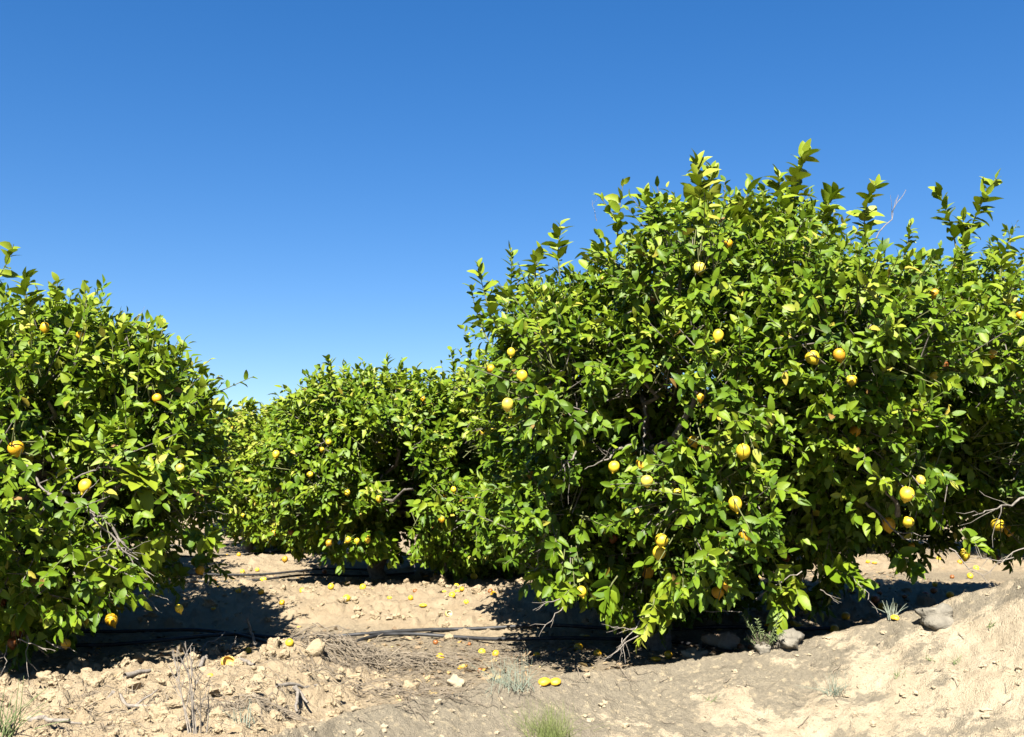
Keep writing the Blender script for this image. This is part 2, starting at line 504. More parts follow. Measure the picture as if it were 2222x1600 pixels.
def twig_leaves(p0, d, length, nl, Lmin, Lmax, tone0, tone_s, spread=(.75, 1.25), start=.2):
    """leaves set spirally along many straight twigs; returns dict of leaf arrays"""
    out = {k: [] for k in ("base", "dir", "nrm", "L", "ratio", "tone", "twig")}
    a, b = perp(d)
    ph = RNG.uniform(0, 6.28, len(p0))
    kmax = int(nl.max())
    for i in range(kmax):
        m = i < nl
        if not m.any(): break
        t = start + (1 - start) * (i + .5) / nl[m]
        ang = ph[m] + i * 2.4 + RNG.normal(0, .25, m.sum())
        tip = t ** 2
        op = spread[1] + (spread[0] - .45 - spread[1]) * tip + RNG.normal(0, .22, m.sum())
        rad = a[m] * np.cos(ang)[:, None] + b[m] * np.sin(ang)[:, None]
        dr = d[m] * np.cos(op)[:, None] + rad * np.sin(op)[:, None]
        dr[:, 2] -= .12
        base = p0[m] + d[m] * (length[m] * t)[:, None]
        nr = d[m] * .55 + np.array([0, 0, .35]) + SUN_DIR * .42 + RNG.normal(0, .46, (m.sum(), 3))
        L = RNG.uniform(Lmin, Lmax, m.sum()) * (1.05 - .35 * tip)
        out["base"].append(base); out["dir"].append(dr); out["nrm"].append(nr); out["L"].append(L)
        out["ratio"].append(RNG.uniform(.40, .62, m.sum()))
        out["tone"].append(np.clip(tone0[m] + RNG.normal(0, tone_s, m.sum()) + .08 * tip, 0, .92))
        out["twig"].append(np.nonzero(m)[0])
    return {k: np.concatenate(v) for k, v in out.items()}

def cat_leaves(ls):
    ls = [l for l in ls if l is not None and len(l["L"])]
    return {k: np.concatenate([l[k] for l in ls]) for k in ls[0]}

def keep(l, m):
    return {k: v[m] for k, v in l.items()}

LEMONS = []      # filled below: hanging lemons as (tree key, px, py, width px, kind, mode, label)
exec_cull = {}

def add_leaf_geo(g, l, low=False):
    kw = dict(stations=(0, .3, .7, 1.0), widths=(.06, .95, .8, .03)) if low else {}
    v, q, t = leaf_mesh(l["base"], l["dir"], l["nrm"], l["L"], l["ratio"], l["tone"], **kw)
    g.add(v, q, 0, t)

TREE_LEAVES = {}

def crown_lumps(d0, top, bot, dr, n, rmin, rmax, inset=1.0, margin=.13):
    top = np.array(top, float); bot = np.array(bot, float)
    x0, x1 = max(top[0, 0], bot[0, 0]), min(top[-1, 0], bot[-1, 0])
    xc, hw = (x0 + x1) / 2, (x1 - x0) / 2
    L = []
    for _ in range(30000):
        if len(L) >= n: break
        px = random.uniform(x0, x1); r = random.uniform(rmin, rmax)
        w = random.uniform(-1, 1); d = d0 + w * dr
        rp = r * F_PX / d
        tp = np.interp(px, top[:, 0], top[:, 1]) + rp * .85 * inset
        bt = np.interp(px, bot[:, 0], bot[:, 1]) - rp * .60 * inset
        mg = margin * F_PX / d
        if px - x0 < rp * .8 + mg or x1 - px < rp * .8 + mg: continue
        tp += mg * .75; bt -= mg * .75
        if bt < tp: continue
        py = random.uniform(tp, bt)
        u = (px - xc) / hw; vv = (py - (tp + bt) / 2) / max((bt - tp) / 2, 1)
        rr = w * w + .75 * abs(u) ** 3 + .35 * max(-vv, 0) ** 2.5 + .15 * max(vv, 0) ** 3
        if rr > 1: continue
        p = at(px, py, d)
        if any(np.linalg.norm(p - c) < .52 * (r + s) for c, s in L): continue
        L.append((p, r))
    return L

def crown_leaves(lumps, dens, Lmin, Lmax, tone_base, zlo, zhi, gap=.0, seed=0, nlv=(6, 10), back=1.0, fill=420):
    C = np.array([c for c, r in lumps]); R = np.array([r for c, r in lumps])
    P, D, LEN = [], [], []
    ctr = C.mean(0)
    def hole_at(p):
        return .75 * vnoise(p[:, 0] * 2.0 + seed, p[:, 2] * 2.0 + p[:, 1] * .8, seed) + .25 * vnoise(p[:, 0] * 5 + seed, p[:, 2] * 5, seed + 3)
    for i in range(len(C)):
        n = max(6, int(dens * 4 * math.pi * R[i] ** 2))
        nn = norm(RNG.normal(0, 1, (n, 3)))
        p = C[i] + nn * R[i] * RNG.uniform(.55, .95, (n, 1))
        inside = np.zeros(n, bool)
        for j in range(len(C)):
            if j != i:
                inside |= np.linalg.norm(p - C[j], axis=1) < R[j] * .62
        out = norm(p - ctr)
        away = (nn[:, 1] > .35) & (RNG.random(n) > back)
        ok = (~inside | (RNG.random(n) < .22)) & ~away
        hole = hole_at(p) < gap * (1 - .75 * np.clip((p[:, 2] - zlo) / (zhi - zlo) - .45, 0, 1) / .55)
        ok &= ~hole
        p, nn, out = p[ok], nn[ok], out[ok]
        h = np.clip((p[:, 2] - zlo) / (zhi - zlo), 0, 1)
        d = norm(nn * .75 + out * .4 + np.array([0, 0, 1.0]) * (-.15 + .75 * h)[:, None] + RNG.normal(0, .32, (len(p), 3)))
        P.append(p); D.append(d); LEN.append(RNG.uniform(.12, .30, len(p)) * (.8 + .5 * h))
    P, D, LEN = np.concatenate(P), np.concatenate(D), np.concatenate(LEN)
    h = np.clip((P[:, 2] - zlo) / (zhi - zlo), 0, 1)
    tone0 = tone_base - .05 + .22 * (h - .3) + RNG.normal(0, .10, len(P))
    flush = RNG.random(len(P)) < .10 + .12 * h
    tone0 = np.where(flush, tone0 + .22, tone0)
    nl = RNG.integers(nlv[0], nlv[1] + 1, len(P))
    # older leaves deeper inside, so that the crown is not see-through
    V = (4 / 3 * math.pi * (R * .75) ** 3)
    k = (V * fill).astype(int)
    ci = np.repeat(np.arange(len(C)), k); nn = len(ci)
    ip = C[ci] + norm(RNG.normal(0, 1, (nn, 3))) * (R[ci] * .75 * RNG.random(nn) ** .4)[:, None]
    ip[:, 1] += .08
    ip = ip[(hole_at(ip) > (gap + .06) * (1 - .8 * np.clip((ip[:, 2] - zlo) / (zhi - zlo) - .45, 0, 1) / .55)) | (ip[:, 1] > ctr[1] + .15)]; nn = len(ip)
    inner = dict(base=ip, dir=norm(RNG.normal(0, 1, (nn, 3)) - [0, 0, .3]), nrm=norm(RNG.normal(0, .8, (nn, 3)) + SUN_DIR), L=RNG.uniform(Lmin, Lmax, nn) * 1.15,
                 ratio=RNG.uniform(.5, .62, nn), tone=np.clip(RNG.normal(tone_base, .12, nn), 0, .9), twig=np.full(nn, -1))
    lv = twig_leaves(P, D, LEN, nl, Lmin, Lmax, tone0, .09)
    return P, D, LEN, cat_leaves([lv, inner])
    return P, D, LEN, twig_leaves(P, D, LEN, nl, Lmin, Lmax, tone0, .09)

def curve_pts(p0, p1, k=7, bow=.12):
    p0, p1 = np.asarray(p0), np.asarray(p1)
    t = np.linspace(0, 1, k)[:, None]
    L = np.linalg.norm(p1 - p0)
    off = RNG.normal(0, 1, 3) * bow * L
    return p0 + (p1 - p0) * t + off * (t * (1 - t)) * 2

def shoot_geo(px0, py0, d0, px1, py1, d1, n, Lmin, Lmax, tone, droop=0.0, spread=(.85, 1.15)):
    """a long leafy shoot from one point to another: stem with big leaves"""
    p = curve_pts(at(px0, py0, d0), at(px1, py1, d1), 8)
    g = Geo(); n = int(n * 2.0); tone = tone + .08
    Lmin *= .80; Lmax *= 1.22
    v, q = tube(p, np.linspace(.0055, .002, len(p)), 5); g.add(v, q, 1, 0)
    t = (np.arange(n) + .6) / n
    t = np.clip(.12 + .88 * t + RNG.normal(0, .5 / n, n), .08, 1)
    base = np.stack([np.interp(t, np.linspace(0, 1, len(p)), p[:, i]) for i in range(3)], -1)
    d = norm(np.stack([np.interp(t, np.linspace(0, 1, len(p)), norm(np.gradient(p, axis=0))[:, i]) for i in range(3)], -1))
    a, b = perp(d)
    ang = np.arange(n) * 2.4 + RNG.normal(0, .5, n) + RNG.uniform(0, 6)
    op = spread[1] + (spread[0] - .4 - spread[1]) * t ** 3 + RNG.normal(0, .2, n)
    rad = a * np.cos(ang)[:, None] + b * np.sin(ang)[:, None]
    dr = d * np.cos(op)[:, None] + rad * np.sin(op)[:, None]; dr[:, 2] -= droop
    nr = d * .5 + np.array([0, 0, .2]) + SUN_DIR * .5 + RNG.normal(0, .42, (n, 3))
    L = RNG.uniform(Lmin, Lmax, n) * (1.05 - .35 * t ** 3)
    l = dict(base=base, dir=dr, nrm=nr, L=L, ratio=RNG.uniform(.46, .62, n), tone=np.clip(tone + RNG.normal(0, .09, n), 0, .9), twig=np.zeros(n, int))
    add_leaf_geo(g, l)
    return g

def cull_for_lemons(l, lem):
    """leaves that would cover a clearly seen lemon, or stand between it and the sun, are taken away"""
    if not lem: return l
    cen = l["base"] + norm(l["dir"]) * (l["L"] * .5)[:, None]
    dead = np.zeros(len(cen), bool)
    for pos, r, mode in lem:
        v = norm((CAM - pos)[None])[0]
        w = cen - pos
        s = w @ v; off = np.linalg.norm(w - s[:, None] * v, axis=1)
        lim = {"full": r + .028, "half": r * .62 + .012, "shade": r + .012}[mode]
        dead |= (s > -.03) & (off < lim)
        if mode == "full":
            s2 = w @ SUN_DIR; off2 = np.linalg.norm(w - s2[:, None] * SUN_DIR, axis=1)
            dead |= (s2 > -.02) & (off2 < r + .022)
        dead |= np.linalg.norm(w, axis=1) < r * .9
    return keep(l, ~dead)

def make_tree(key, name_label, group, d0, top, bot, dr, nl, rr, trunk, dens=24, L=(.058, .098), tone=.36, shoots=(), bare=(), branches=(),
              gap=.30, seed=0, low=False, lemons=(), back=.8, hang_d=None, hollows=()):
    """lemon tree: trunk (> branch), crown (> shoot, twig)"""
    base = np.array([trunk[0], trunk[1], float(terrain(np.array([trunk[0]]), np.array([trunk[1]]), False)[0])])
    root = empty("lemon_tree", base)
    tag(root, name_label, "tree", group)
    lumps = crown_lumps(d0, top, bot, dr, nl, *rr)
    C = np.array([c for c, r in lumps])
    zlo, zhi = C[:, 2].min() - .2, C[:, 2].max() + .3
    P, D, LEN, lv = crown_leaves(lumps, dens, L[0], L[1], tone, zlo, zhi, gap, seed, back=back)
    # odd yellow and dry leaves
    r = RNG.random(len(lv["L"]))
    lv["tone"] = np.where(r < .012, RNG.uniform(.9, .97, len(r)), lv["tone"])
    lv["tone"] = np.where(r > .997, 1.0, lv["tone"])
    # place lemons on the face of the crown
    cen = lv["base"] + norm(lv["dir"]) * (lv["L"] * .5)[:, None]
    qx, qy, qd = proj(cen)
    res = []
    for (px, py, w, kind, mode, label) in lemons:
        m = np.hypot(qx - px, qy - py) < 34 * (6 / d0)
        if m.sum() > 8:
            ds = np.sort(qd[m]); d = ds[max(2, int(len(ds) * ({"full": .03, "half": .06, "shade": .2}[mode])))] + .02
        else:
            d = (hang_d or d0 - dr * .55)
        pos = at(px, py, d)
        rad = float(np.clip(w * d / F_PX / 2, .024, .044))
        res.append((pos, rad, mode, kind, label))
    for (px, py, d, r) in hollows:                 # deep hollows between the boughs
        tw_ok = np.linalg.norm((P + D * LEN[:, None] * .5 - at(px, py, d)) / np.array([r * 1.1, r * 2.5, r]), axis=1) > 1
        P, D, LEN = P[tw_ok], D[tw_ok], LEN[tw_ok]
        w = (lv["base"] + norm(lv["dir"]) * (lv["L"] * .5)[:, None] - at(px, py, d)) / np.array([r, r * 2.3, r * .85])
        lv = keep(lv, np.linalg.norm(w, axis=1) > 1 + .35 * (vnoise(lv["base"][:, 0] * 9, lv["base"][:, 2] * 9, 77) - .5))
    lv = cull_for_lemons(lv, [(p, r_, m_) for p, r_, m_, _, _ in res])
    # trunk and limbs
    tg = Geo()
    tz = C[:, 2].min() + .25 * (C[:, 2].max() - C[:, 2].min())
    fork = np.array([base[0], base[1], max(base[2] + .35, tz)])
    v, q = tube(wob(base - [0, 0, .1], fork, .05, 8), np.linspace(.095, .07, 8), 10); tg.add(v, q)
    trunk_o = tg.build("trunk", [M["bark"]], root)
    for i in RNG.permutation(len(C))[:26]:
        p = wob(fork + RNG.normal(0, .03, 3) + [0, 0, -.05], C[i], .07, 9, .08)
        v, q = tube(p, np.linspace(.034, .009, 9), 6)
        b = Geo(); b.add(v, q); b.build("branch", [M["bark"]], trunk_o)
    for (x0, y0, e0, x1, y1, e1, rad, forks) in branches:
        b = Geo()
        p = wob(at(x0, y0, e0), at(x1, y1, e1), .035, 12)
        rad *= .72
        v, q = tube(p, np.linspace(rad, rad * .35, 12), 6); b.add(v, q)
        for _ in range(forks):
            i = random.randint(3, 10)
            dd = norm((p[min(i + 1, 11)] - p[i])[None])[0] + RNG.normal(0, .55, 3)
            e = p[i] + norm(dd[None])[0] * RNG.uniform(.10, .28)
            v, q = tube(wob(p[i], e, .06, 6), np.linspace(rad * .45, rad * .15, 6), 5); b.add(v, q)
        b.build("branch", [M["bark"]], trunk_o)
    # crown: leaves plus the fine green twigs that carry them
    g = Geo()
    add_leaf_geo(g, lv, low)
    if not low:
        for i in RNG.permutation(len(P))[:int(len(P) * .75)]:
            p = np.stack([P[i] - D[i] * .10, P[i] + D[i] * LEN[i] * .5, P[i] + D[i] * LEN[i]])
            v, q = tube(p, np.array([.0042, .003, .0018]), 4); g.add(v, q, 1 if RNG.random() < .7 else 2)
    crown = g.build("crown", [M["leaf"], M["twig"], M["bark"]], root)
    for s in shoots:
        shoot_geo(*s).build("shoot", [M["leaf"], M["twig"]], crown)
    for (x0, y0, e0, x1, y1, e1, rad, forks) in bare:
        b = Geo()
        p = wob(at(x0, y0, e0), at(x1, y1, e1), .05, 9)
        rad *= .62
        v, q = tube(p, np.linspace(rad, rad * .4, 9), 5); b.add(v, q)
        for _ in range(forks):
            i = random.randint(2, 7)
            dd = norm((p[i + 1] - p[i])[None])[0] + RNG.normal(0, .6, 3)
            e = p[i] + norm(dd[None])[0] * RNG.uniform(.04, .12)
            v, q = tube(wob(p[i], e, .06, 4), np.linspace(rad * .55, rad * .25, 4), 4); b.add(v, q)
        b.build("twig", [M["deadwood"]], crown)
    return root, res

# ------------------------------------------------------------------ lemons
def lemon_shape(seed, elong=1.0, tip=1.0):
    rg = np.random.default_rng(seed)
    prof = np.array([(-.95, .0), (-.955, .10), (-.93, .22), (-.90, .36), (-.80, .58), (-.62, .80), (-.35, .95), (-.05, 1.0), (.25, .96), (.52, .82), (.74, .60), (.88, .38),
                     (.96, .24), (1.0 + .05 * tip, .185), (1.0 + .14 * tip, .14), (1.0 + .20 * tip, .07), (1.0 + .21 * tip, .0)])
    n = 20
    th = np.arange(n) / n * 2 * math.pi
    z = -prof[:, 0] * elong; r = prof[:, 1]
    v = np.stack([r[:, None] * np.cos(th), r[:, None] * np.sin(th), np.repeat(z[:, None], n, 1)], -1)
    k = rg.normal(0, 1, (4, 3)) * 1.6; ph = rg.uniform(0, 6, 4)
    dis = sum(np.sin(v @ k[i] + ph[i]) for i in range(4)) * .025
    v = v * (1 + dis[..., None])
    v = v.reshape(-1, 3)
    i = np.arange(len(prof) - 1)[:, None] * n; j = np.arange(n)[None]
    q = np.stack([i + j, i + n + j, i + n + (j + 1) % n, i + (j + 1) % n], -1).reshape(-1, 4)
    return v, q[:, ::-1]

_lem = {}
def lemon_mesh(mat, shape):
    k = (mat, shape)
    if k not in _lem:
        v, q = lemon_shape(100 + shape, (1.02, 1.12, 1.22, 1.06, 1.14)[shape % 5], (1.2, .8, 1.0, .5, 1.4)[shape % 5])
        _lem[k] = mesh_data("lemon", v, q, [M[mat]])
    return _lem[k]

_stalk = None
def hang_lemon(pos, r, kind, label, i):
    global _stalk
    o = bpy.data.objects.new("hanging_lemon", lemon_mesh(kind, i % 5))
    o.location = pos; o.scale = (r, r, r)
    o.rotation_euler = (RNG.normal(-.1, .25), RNG.normal(0, .28), RNG.normal(0, .5))
    COL.objects.link(o)
    tag(o, label, "lemon", "lemons hanging in the trees")
    if _stalk is None:
        g = Geo()
        v, q = tube(np.array([[0, 0, .93], [.0, .02, 1.3], [.04, .15, 1.9], [.10, .5, 2.5], [.2, 1.0, 3.0]]), np.array([.10, .06, .055, .06, .07]), 6); g.add(v, q)
        v, q = tube(np.array([[0, 0, .90], [0, 0, .99], [0, 0, 1.03]]), np.array([.22, .18, .02]), 8); g.add(v, q)
        s = g.build("stalk", [M["twig"]])
        _stalk = s.data
    else:
        s = bpy.data.objects.new("stalk", _stalk); COL.objects.link(s)
    s.parent = o
    return o

_half = {}
def half_mesh(kind, seed):
    """half a lemon: rind shell with ragged rim and pale pith inside"""
    if (kind, seed) in _half: return _half[(kind, seed)]
    rg = np.random.default_rng(seed)
    n, k = 22, 8
    th = np.arange(n) / n * 2 * math.pi
    rim = .1 + .35 * np.abs(np.sin(th * 1.5 + rg.uniform(0, 6))) * rg.uniform(.3, 1.2) + rg.uniform(0, .12, n)
    V = []
    for s, sc in ((0, 1.0), (1, .86)):
        for j in range(k):
            ph = (j / (k - 1)) * (math.pi / 2 + rim)
            ph = np.maximum(ph, .03)
            rr = np.sin(ph) * sc * (1 + .05 * np.sin(3 * th + rg.uniform(0, 6)))
            V.append(np.stack([rr * np.cos(th) * 1.12, rr * np.sin(th), -np.cos(ph) * sc * .95], -1))
    V = np.concatenate(V)
    jj = np.arange(n)[None]
    def band(o):
        i = o + np.arange(k - 1)[:, None] * n
        return np.stack([i + jj, i + (jj + 1) % n, i + n + (jj + 1) % n, i + n + jj], -1).reshape(-1, 4)
    qa = band(0); qb = band(k * n)[:, ::-1]
    r0 = (k - 1) * n; r1 = k * n + (k - 1) * n
    qc = np.stack([r0 + jj[0], r0 + (jj[0] + 1) % n, r1 + (jj[0] + 1) % n, r1 + jj[0]], -1)
    mi = np.concatenate([np.zeros(len(qa)), np.ones(len(qb)), np.ones(len(qc))])
    me = mesh_data("lemon_half", V, np.concatenate([qa, qb, qc]), [M[kind], M["pith" if kind == "pale" else "flesh"]], mi)
    _half[(kind, seed)] = me
    return me

def fallen(px, py, w, kind, shape, label, i):
    p = ground_hit(px, py + w * .25)
    d = p[1]
    r = float(np.clip(w * d / F_PX / 2, .013, .042))
    z = float(np.mean(terrain(np.array([p[0], p[0] + .02, p[0] - .02]), np.array([p[1], p[1], p[1] + .02]))))
    if shape in ("whole", "long", "flat"):
        o = bpy.data.objects.new("fallen_lemon", lemon_mesh(kind, i % 5))
        if shape == "long":
            o.rotation_euler = (0, math.pi / 2 + RNG.normal(0, .15), RNG.normal(0, .25)); s = (r * .62,) * 3; h = r * .62
        else:
            o.rotation_euler = (RNG.uniform(1.0, 2.1), RNG.normal(0, .3), RNG.uniform(-1.2, 1.2)); s = (r, r, r); h = r
        if shape == "flat":
            o.rotation_euler = (0, 0, RNG.uniform(0, 6)); s = (r, r * .85, r * .48); h = r * .42
        o.scale = s
        o.location = (p[0], p[1], z + h * .80)
        cat = "lemon"
    else:
        o = bpy.data.objects.new("lemon_peel", half_mesh(kind, 300 + i % 6))
        o.scale = (r * 1.05, r, r * .8)
        o.rotation_euler = {"cup": (RNG.normal(-.2, .25), RNG.normal(0, .25), RNG.uniform(0, 6)),
                            "dome": (math.pi + RNG.normal(0, .2), RNG.normal(0, .2), RNG.uniform(0, 6)),
                            "open": (1.1, RNG.normal(0, .3), RNG.normal(0, .5))}[shape]
        o.location = (p[0], p[1], z + r * (.55 if shape != "dome" else .12))
        cat = "lemon peel"
    COL.objects.link(o)
    tag(o, label, cat, "lemons fallen on the ground" if cat == "lemon" else "torn lemon peels on the ground")

# ------------------------------------------------------------------ the trees
BIG = [  # px, py, width, kind, mode, label
 (1518,582,29,"pale","full","round bright lemon high up beneath the tallest pale shoots of the big tree"),
 (1580,528,19,"orange","half","orange lemon half behind leaves, highest one in the big tree"),
 (1558,728,24,"yellow","full","lemon with pointed tip on a bare twig, upper middle of the big tree"),
 (1763,776,31,"yellow","full","big lemon beside the one with brown rot patches"),
 (1821,771,28,"blotch","full","lemon with dark brown rot patches, high in the big tree"),
 (1848,825,24,"yellow","full","lemon hanging just under the one with brown rot patches"),
 (2027,637,20,"blotch","half","brown-stained lemon partly eaten, alone high in the right part of the big tree"),
 (2048,790,20,"brown","shade","dull orange lemon in shade just above a half covered yellow one"),
 (2028,817,22,"yellow","half","yellow lemon half covered by a leaf, just under a dull orange one"),
 (1612,980,33,"yellow","full","largest bright lemon at the centre of the big tree"),
 (1505,957,26,"orange","shade","shaded orange lemon in the dark hollow left of the largest bright lemon"),
 (1332,1013,24,"yellow","full","bright lemon beside grey branches in the left half of the big tree"),
 (1392,1008,24,"orange","half","lemon half hidden behind a grey stem above a bright pale one"),
 (1404,1044,26,"pale","full","pale bright lemon hanging against a grey stem under a large leaf"),
 (1595,1094,31,"yellow","full","bright round lemon below the largest one in the middle of the big tree"),
 (1856,935,24,"orange","half","shaded orange lemon with a sunlit underside among the right-hand leaves"),
 (1968,1073,31,"yellow","full","large bright lemon beside a thick grey limb at the right of the big tree"),
 (1928,1138,28,"orange","half","orange lemon mostly hidden by leaves beside a brighter one"),
 (1971,1133,24,"yellow","full","bright lemon with tip turned aside, below the lemon by the grey limb"),
 (1998,1043,22,"pale","half","greenish yellow lemon half behind leaves above the lemon by the grey limb"),
 (1436,1172,29,"yellow","full","upper lemon of the touching pair low in the big tree"),
 (1430,1199,28,"yellow","full","lower lemon of the touching pair low in the big tree"),
 (1405,1241,26,"orange","shade","shaded plain lemon hanging below the touching pair"),
 (1330,1169,20,"brown","shade","dull brownish lemon in deep shade left of the touching pair"),
 (1262,1284,22,"yellow","full","lowest lemon on the left skirt of the big tree with a bright top"),
 (1558,1285,27,"orange","shade","big shaded lemon with a long tip hanging low over the black shadow"),
 (1578,1270,22,"orange","half","lemon tucked behind the big shaded one that hangs low over the black shadow"),
 (1617,1161,30,"orange","half","lemon striped by leaf shade, below the bright round one at mid height"),
 (1706,1210,18,"brown","shade","small dark red brown rotten lemon beside large grey-green leaves"),
 (2092,1205,28,"yellow","full","bright round lemon low at the right above the pale sunlit soil"),
 (2165,1138,28,"yellow","full","lemon with a leaf shadow across it near a bare twig by the right edge"),
 (2190,1152,20,"orange","half","pointed orange lemon just beside the one with a leaf shadow by the right edge"),
 (2165,1215,16,"brown","shade","dark rotten lemon among bare twigs at the right edge"),
 (1470,1069,18,"yellow","half","lemon peeping from behind a leaf to the right of the pale bright one"),
 (1518,862,16,"orange","half","small orange lemon under leaves right of the big dark hollow"),
 (2152,768,22,"orange","half","lemon half hidden in dense leaves near the right edge"),
 (2212,682,14,"orange","half","lemon cut off by the right edge high in the tree"),
 (1101,878,25,"pale","full","pale lemon at the left flank of the big tree"),
 (1133,815,24,"yellow","full","lemon on the left flank of the big tree just above the pale one"),
 (1109,765,19,"yellow","full","highest bright lemon on the left flank of the big tree"),
 (1065,800,16,"orange","half","orange withered lemon at the outer left flank, beside the bright ones"),
 (1978,1185,12,"orange","half","small lemon glowing behind low leaves above the sunlit soil"),
 (1418,648,18,"brown","shade","brown lemon in the shade beneath the uppermost leaves of the big tree"),
]
LEFT = [
 (35,973,33,"orange","full","largest lemon of the left tree, beside the upper end of a grey branch"),
 (184,1055,29,"yellow","full","lemon under a curled leaf above the long grey branch of the left tree"),
 (341,864,21,"orange","full","lemon striped with leaf shade high on the right side of the left tree"),
 (391,1016,19,"pale","full","pale lemon near the right edge of the left tree"),
 (97,711,20,"orange","half","upper of two half-hidden lemons near the top of the left tree"),
 (175,727,16,"orange","half","small half-hidden lemon among upper leaves of the left tree"),
 (242,1346,27,"orange","full","lemon with a long tip hanging alone over the black shadow of the left tree"),
 (434,1237,20,"orange","shade","shaded lemon hanging over the dark soil at the edge of the left tree"),
 (38,1375,27,"brown","shade","dull brown lemon hanging low in the darkest shade of the left tree"),
 (28,1396,22,"brown","shade","very dark lemon touching the dull brown one in the deep shade"),
 (143,1397,20,"orange","shade","shaded lemon with a glowing tip low beside pale bare twigs"),
 (389,1321,15,"yellow","shade","small greenish yellow lemon on a drooping twig over the path shade"),
 (6,1308,16,"brown","shade","dark orange lemon cut off by the left edge in the shade"),
 (377,832,11,"green","half","small pale green unripe lemon near the top right of the left tree"),
]
MID = [
 (599,986,15,"yellow","full","lemon farthest to the left of the bright ones on the middle tree"),
 (698,976,12,"yellow","full","lower lemon of a close pair high in the middle tree"),
 (713,960,13,"yellow","full","upper lemon of a close pair high in the middle tree"),
 (673,1030,14,"yellow","full","single bright lemon hanging below the close pair in the middle tree"),
 (754,1070,13,"yellow","full","bright lemon at the centre of the middle tree, beside a yellow leaf"),
 (822,1083,13,"yellow","full","bright lemon hanging from a bare twig in the middle tree"),
 (604,1062,13,"orange","shade","dull orange lemon at the left side of the middle tree"),
 (755,1172,14,"yellow","full","bright lemon of the three along the bottom of the middle tree"),
 (714,1178,14,"blotch","full","mottled lemon left of the three along the bottom of the middle tree"),
 (774,1174,12,"yellow","half","half hidden lemon between its two neighbours along the bottom of the middle tree"),
 (797,1170,14,"yellow","half","rightmost lemon of the three along the bottom of the middle tree"),
 (958,1128,13,"orange","full","long orange sunlit lemon low at the right side of the middle tree"),
 (984,1063,13,"yellow","full","yellow lemon at the right side of the middle tree"),
 (967,1076,10,"orange","half","small orange lemon touching a yellow one at the right of the middle tree"),
 (618,1214,13,"blotch","full","brown-marked lemon dangling over the pale path from the middle tree"),
 (631,1154,12,"brown","shade","dull brown lemon low at the left side of the middle tree"),
 (1045,938,15,"yellow","full","smaller lemon of a pair between the middle and the big tree"),
 (1068,940,18,"pale","full","larger lemon of a pair between the middle and the big tree"),
 (1013,784,14,"green","full","green unripe lemon high between the middle tree and the big tree"),
 (917,865,9,"orange","half","orange fleck of a lemon near the top of the middle tree"),
]
FAR = [
 (594,1156,9,"orange","full","small orange lemon at the low edge of the third tree beside the path"),
 (474,1010,8,"yellow","full","small lemon at the left side of the third tree behind the path"),
 (572,1011,6,"orange","half","tiny lemon deep among leaves of the third tree"),
 (527,1118,8,"yellow","full","small yellow lemon over the path at the bottom of the third tree"),
]
FARTHEST = [(486 + dx, 938 + dy, 6, k, "full", "tiny orange lemon in the cluster on the farthest yellowish tree")
            for dx, dy, k in ((0, 0, "orange"), (7, -2, "orange"), (13, 4, "yellow"), (-8, 5, "orange"), (4, 8, "orange"), (28, -20, "orange"), (-4, -12, "yellow"), (18, -9, "orange"))]

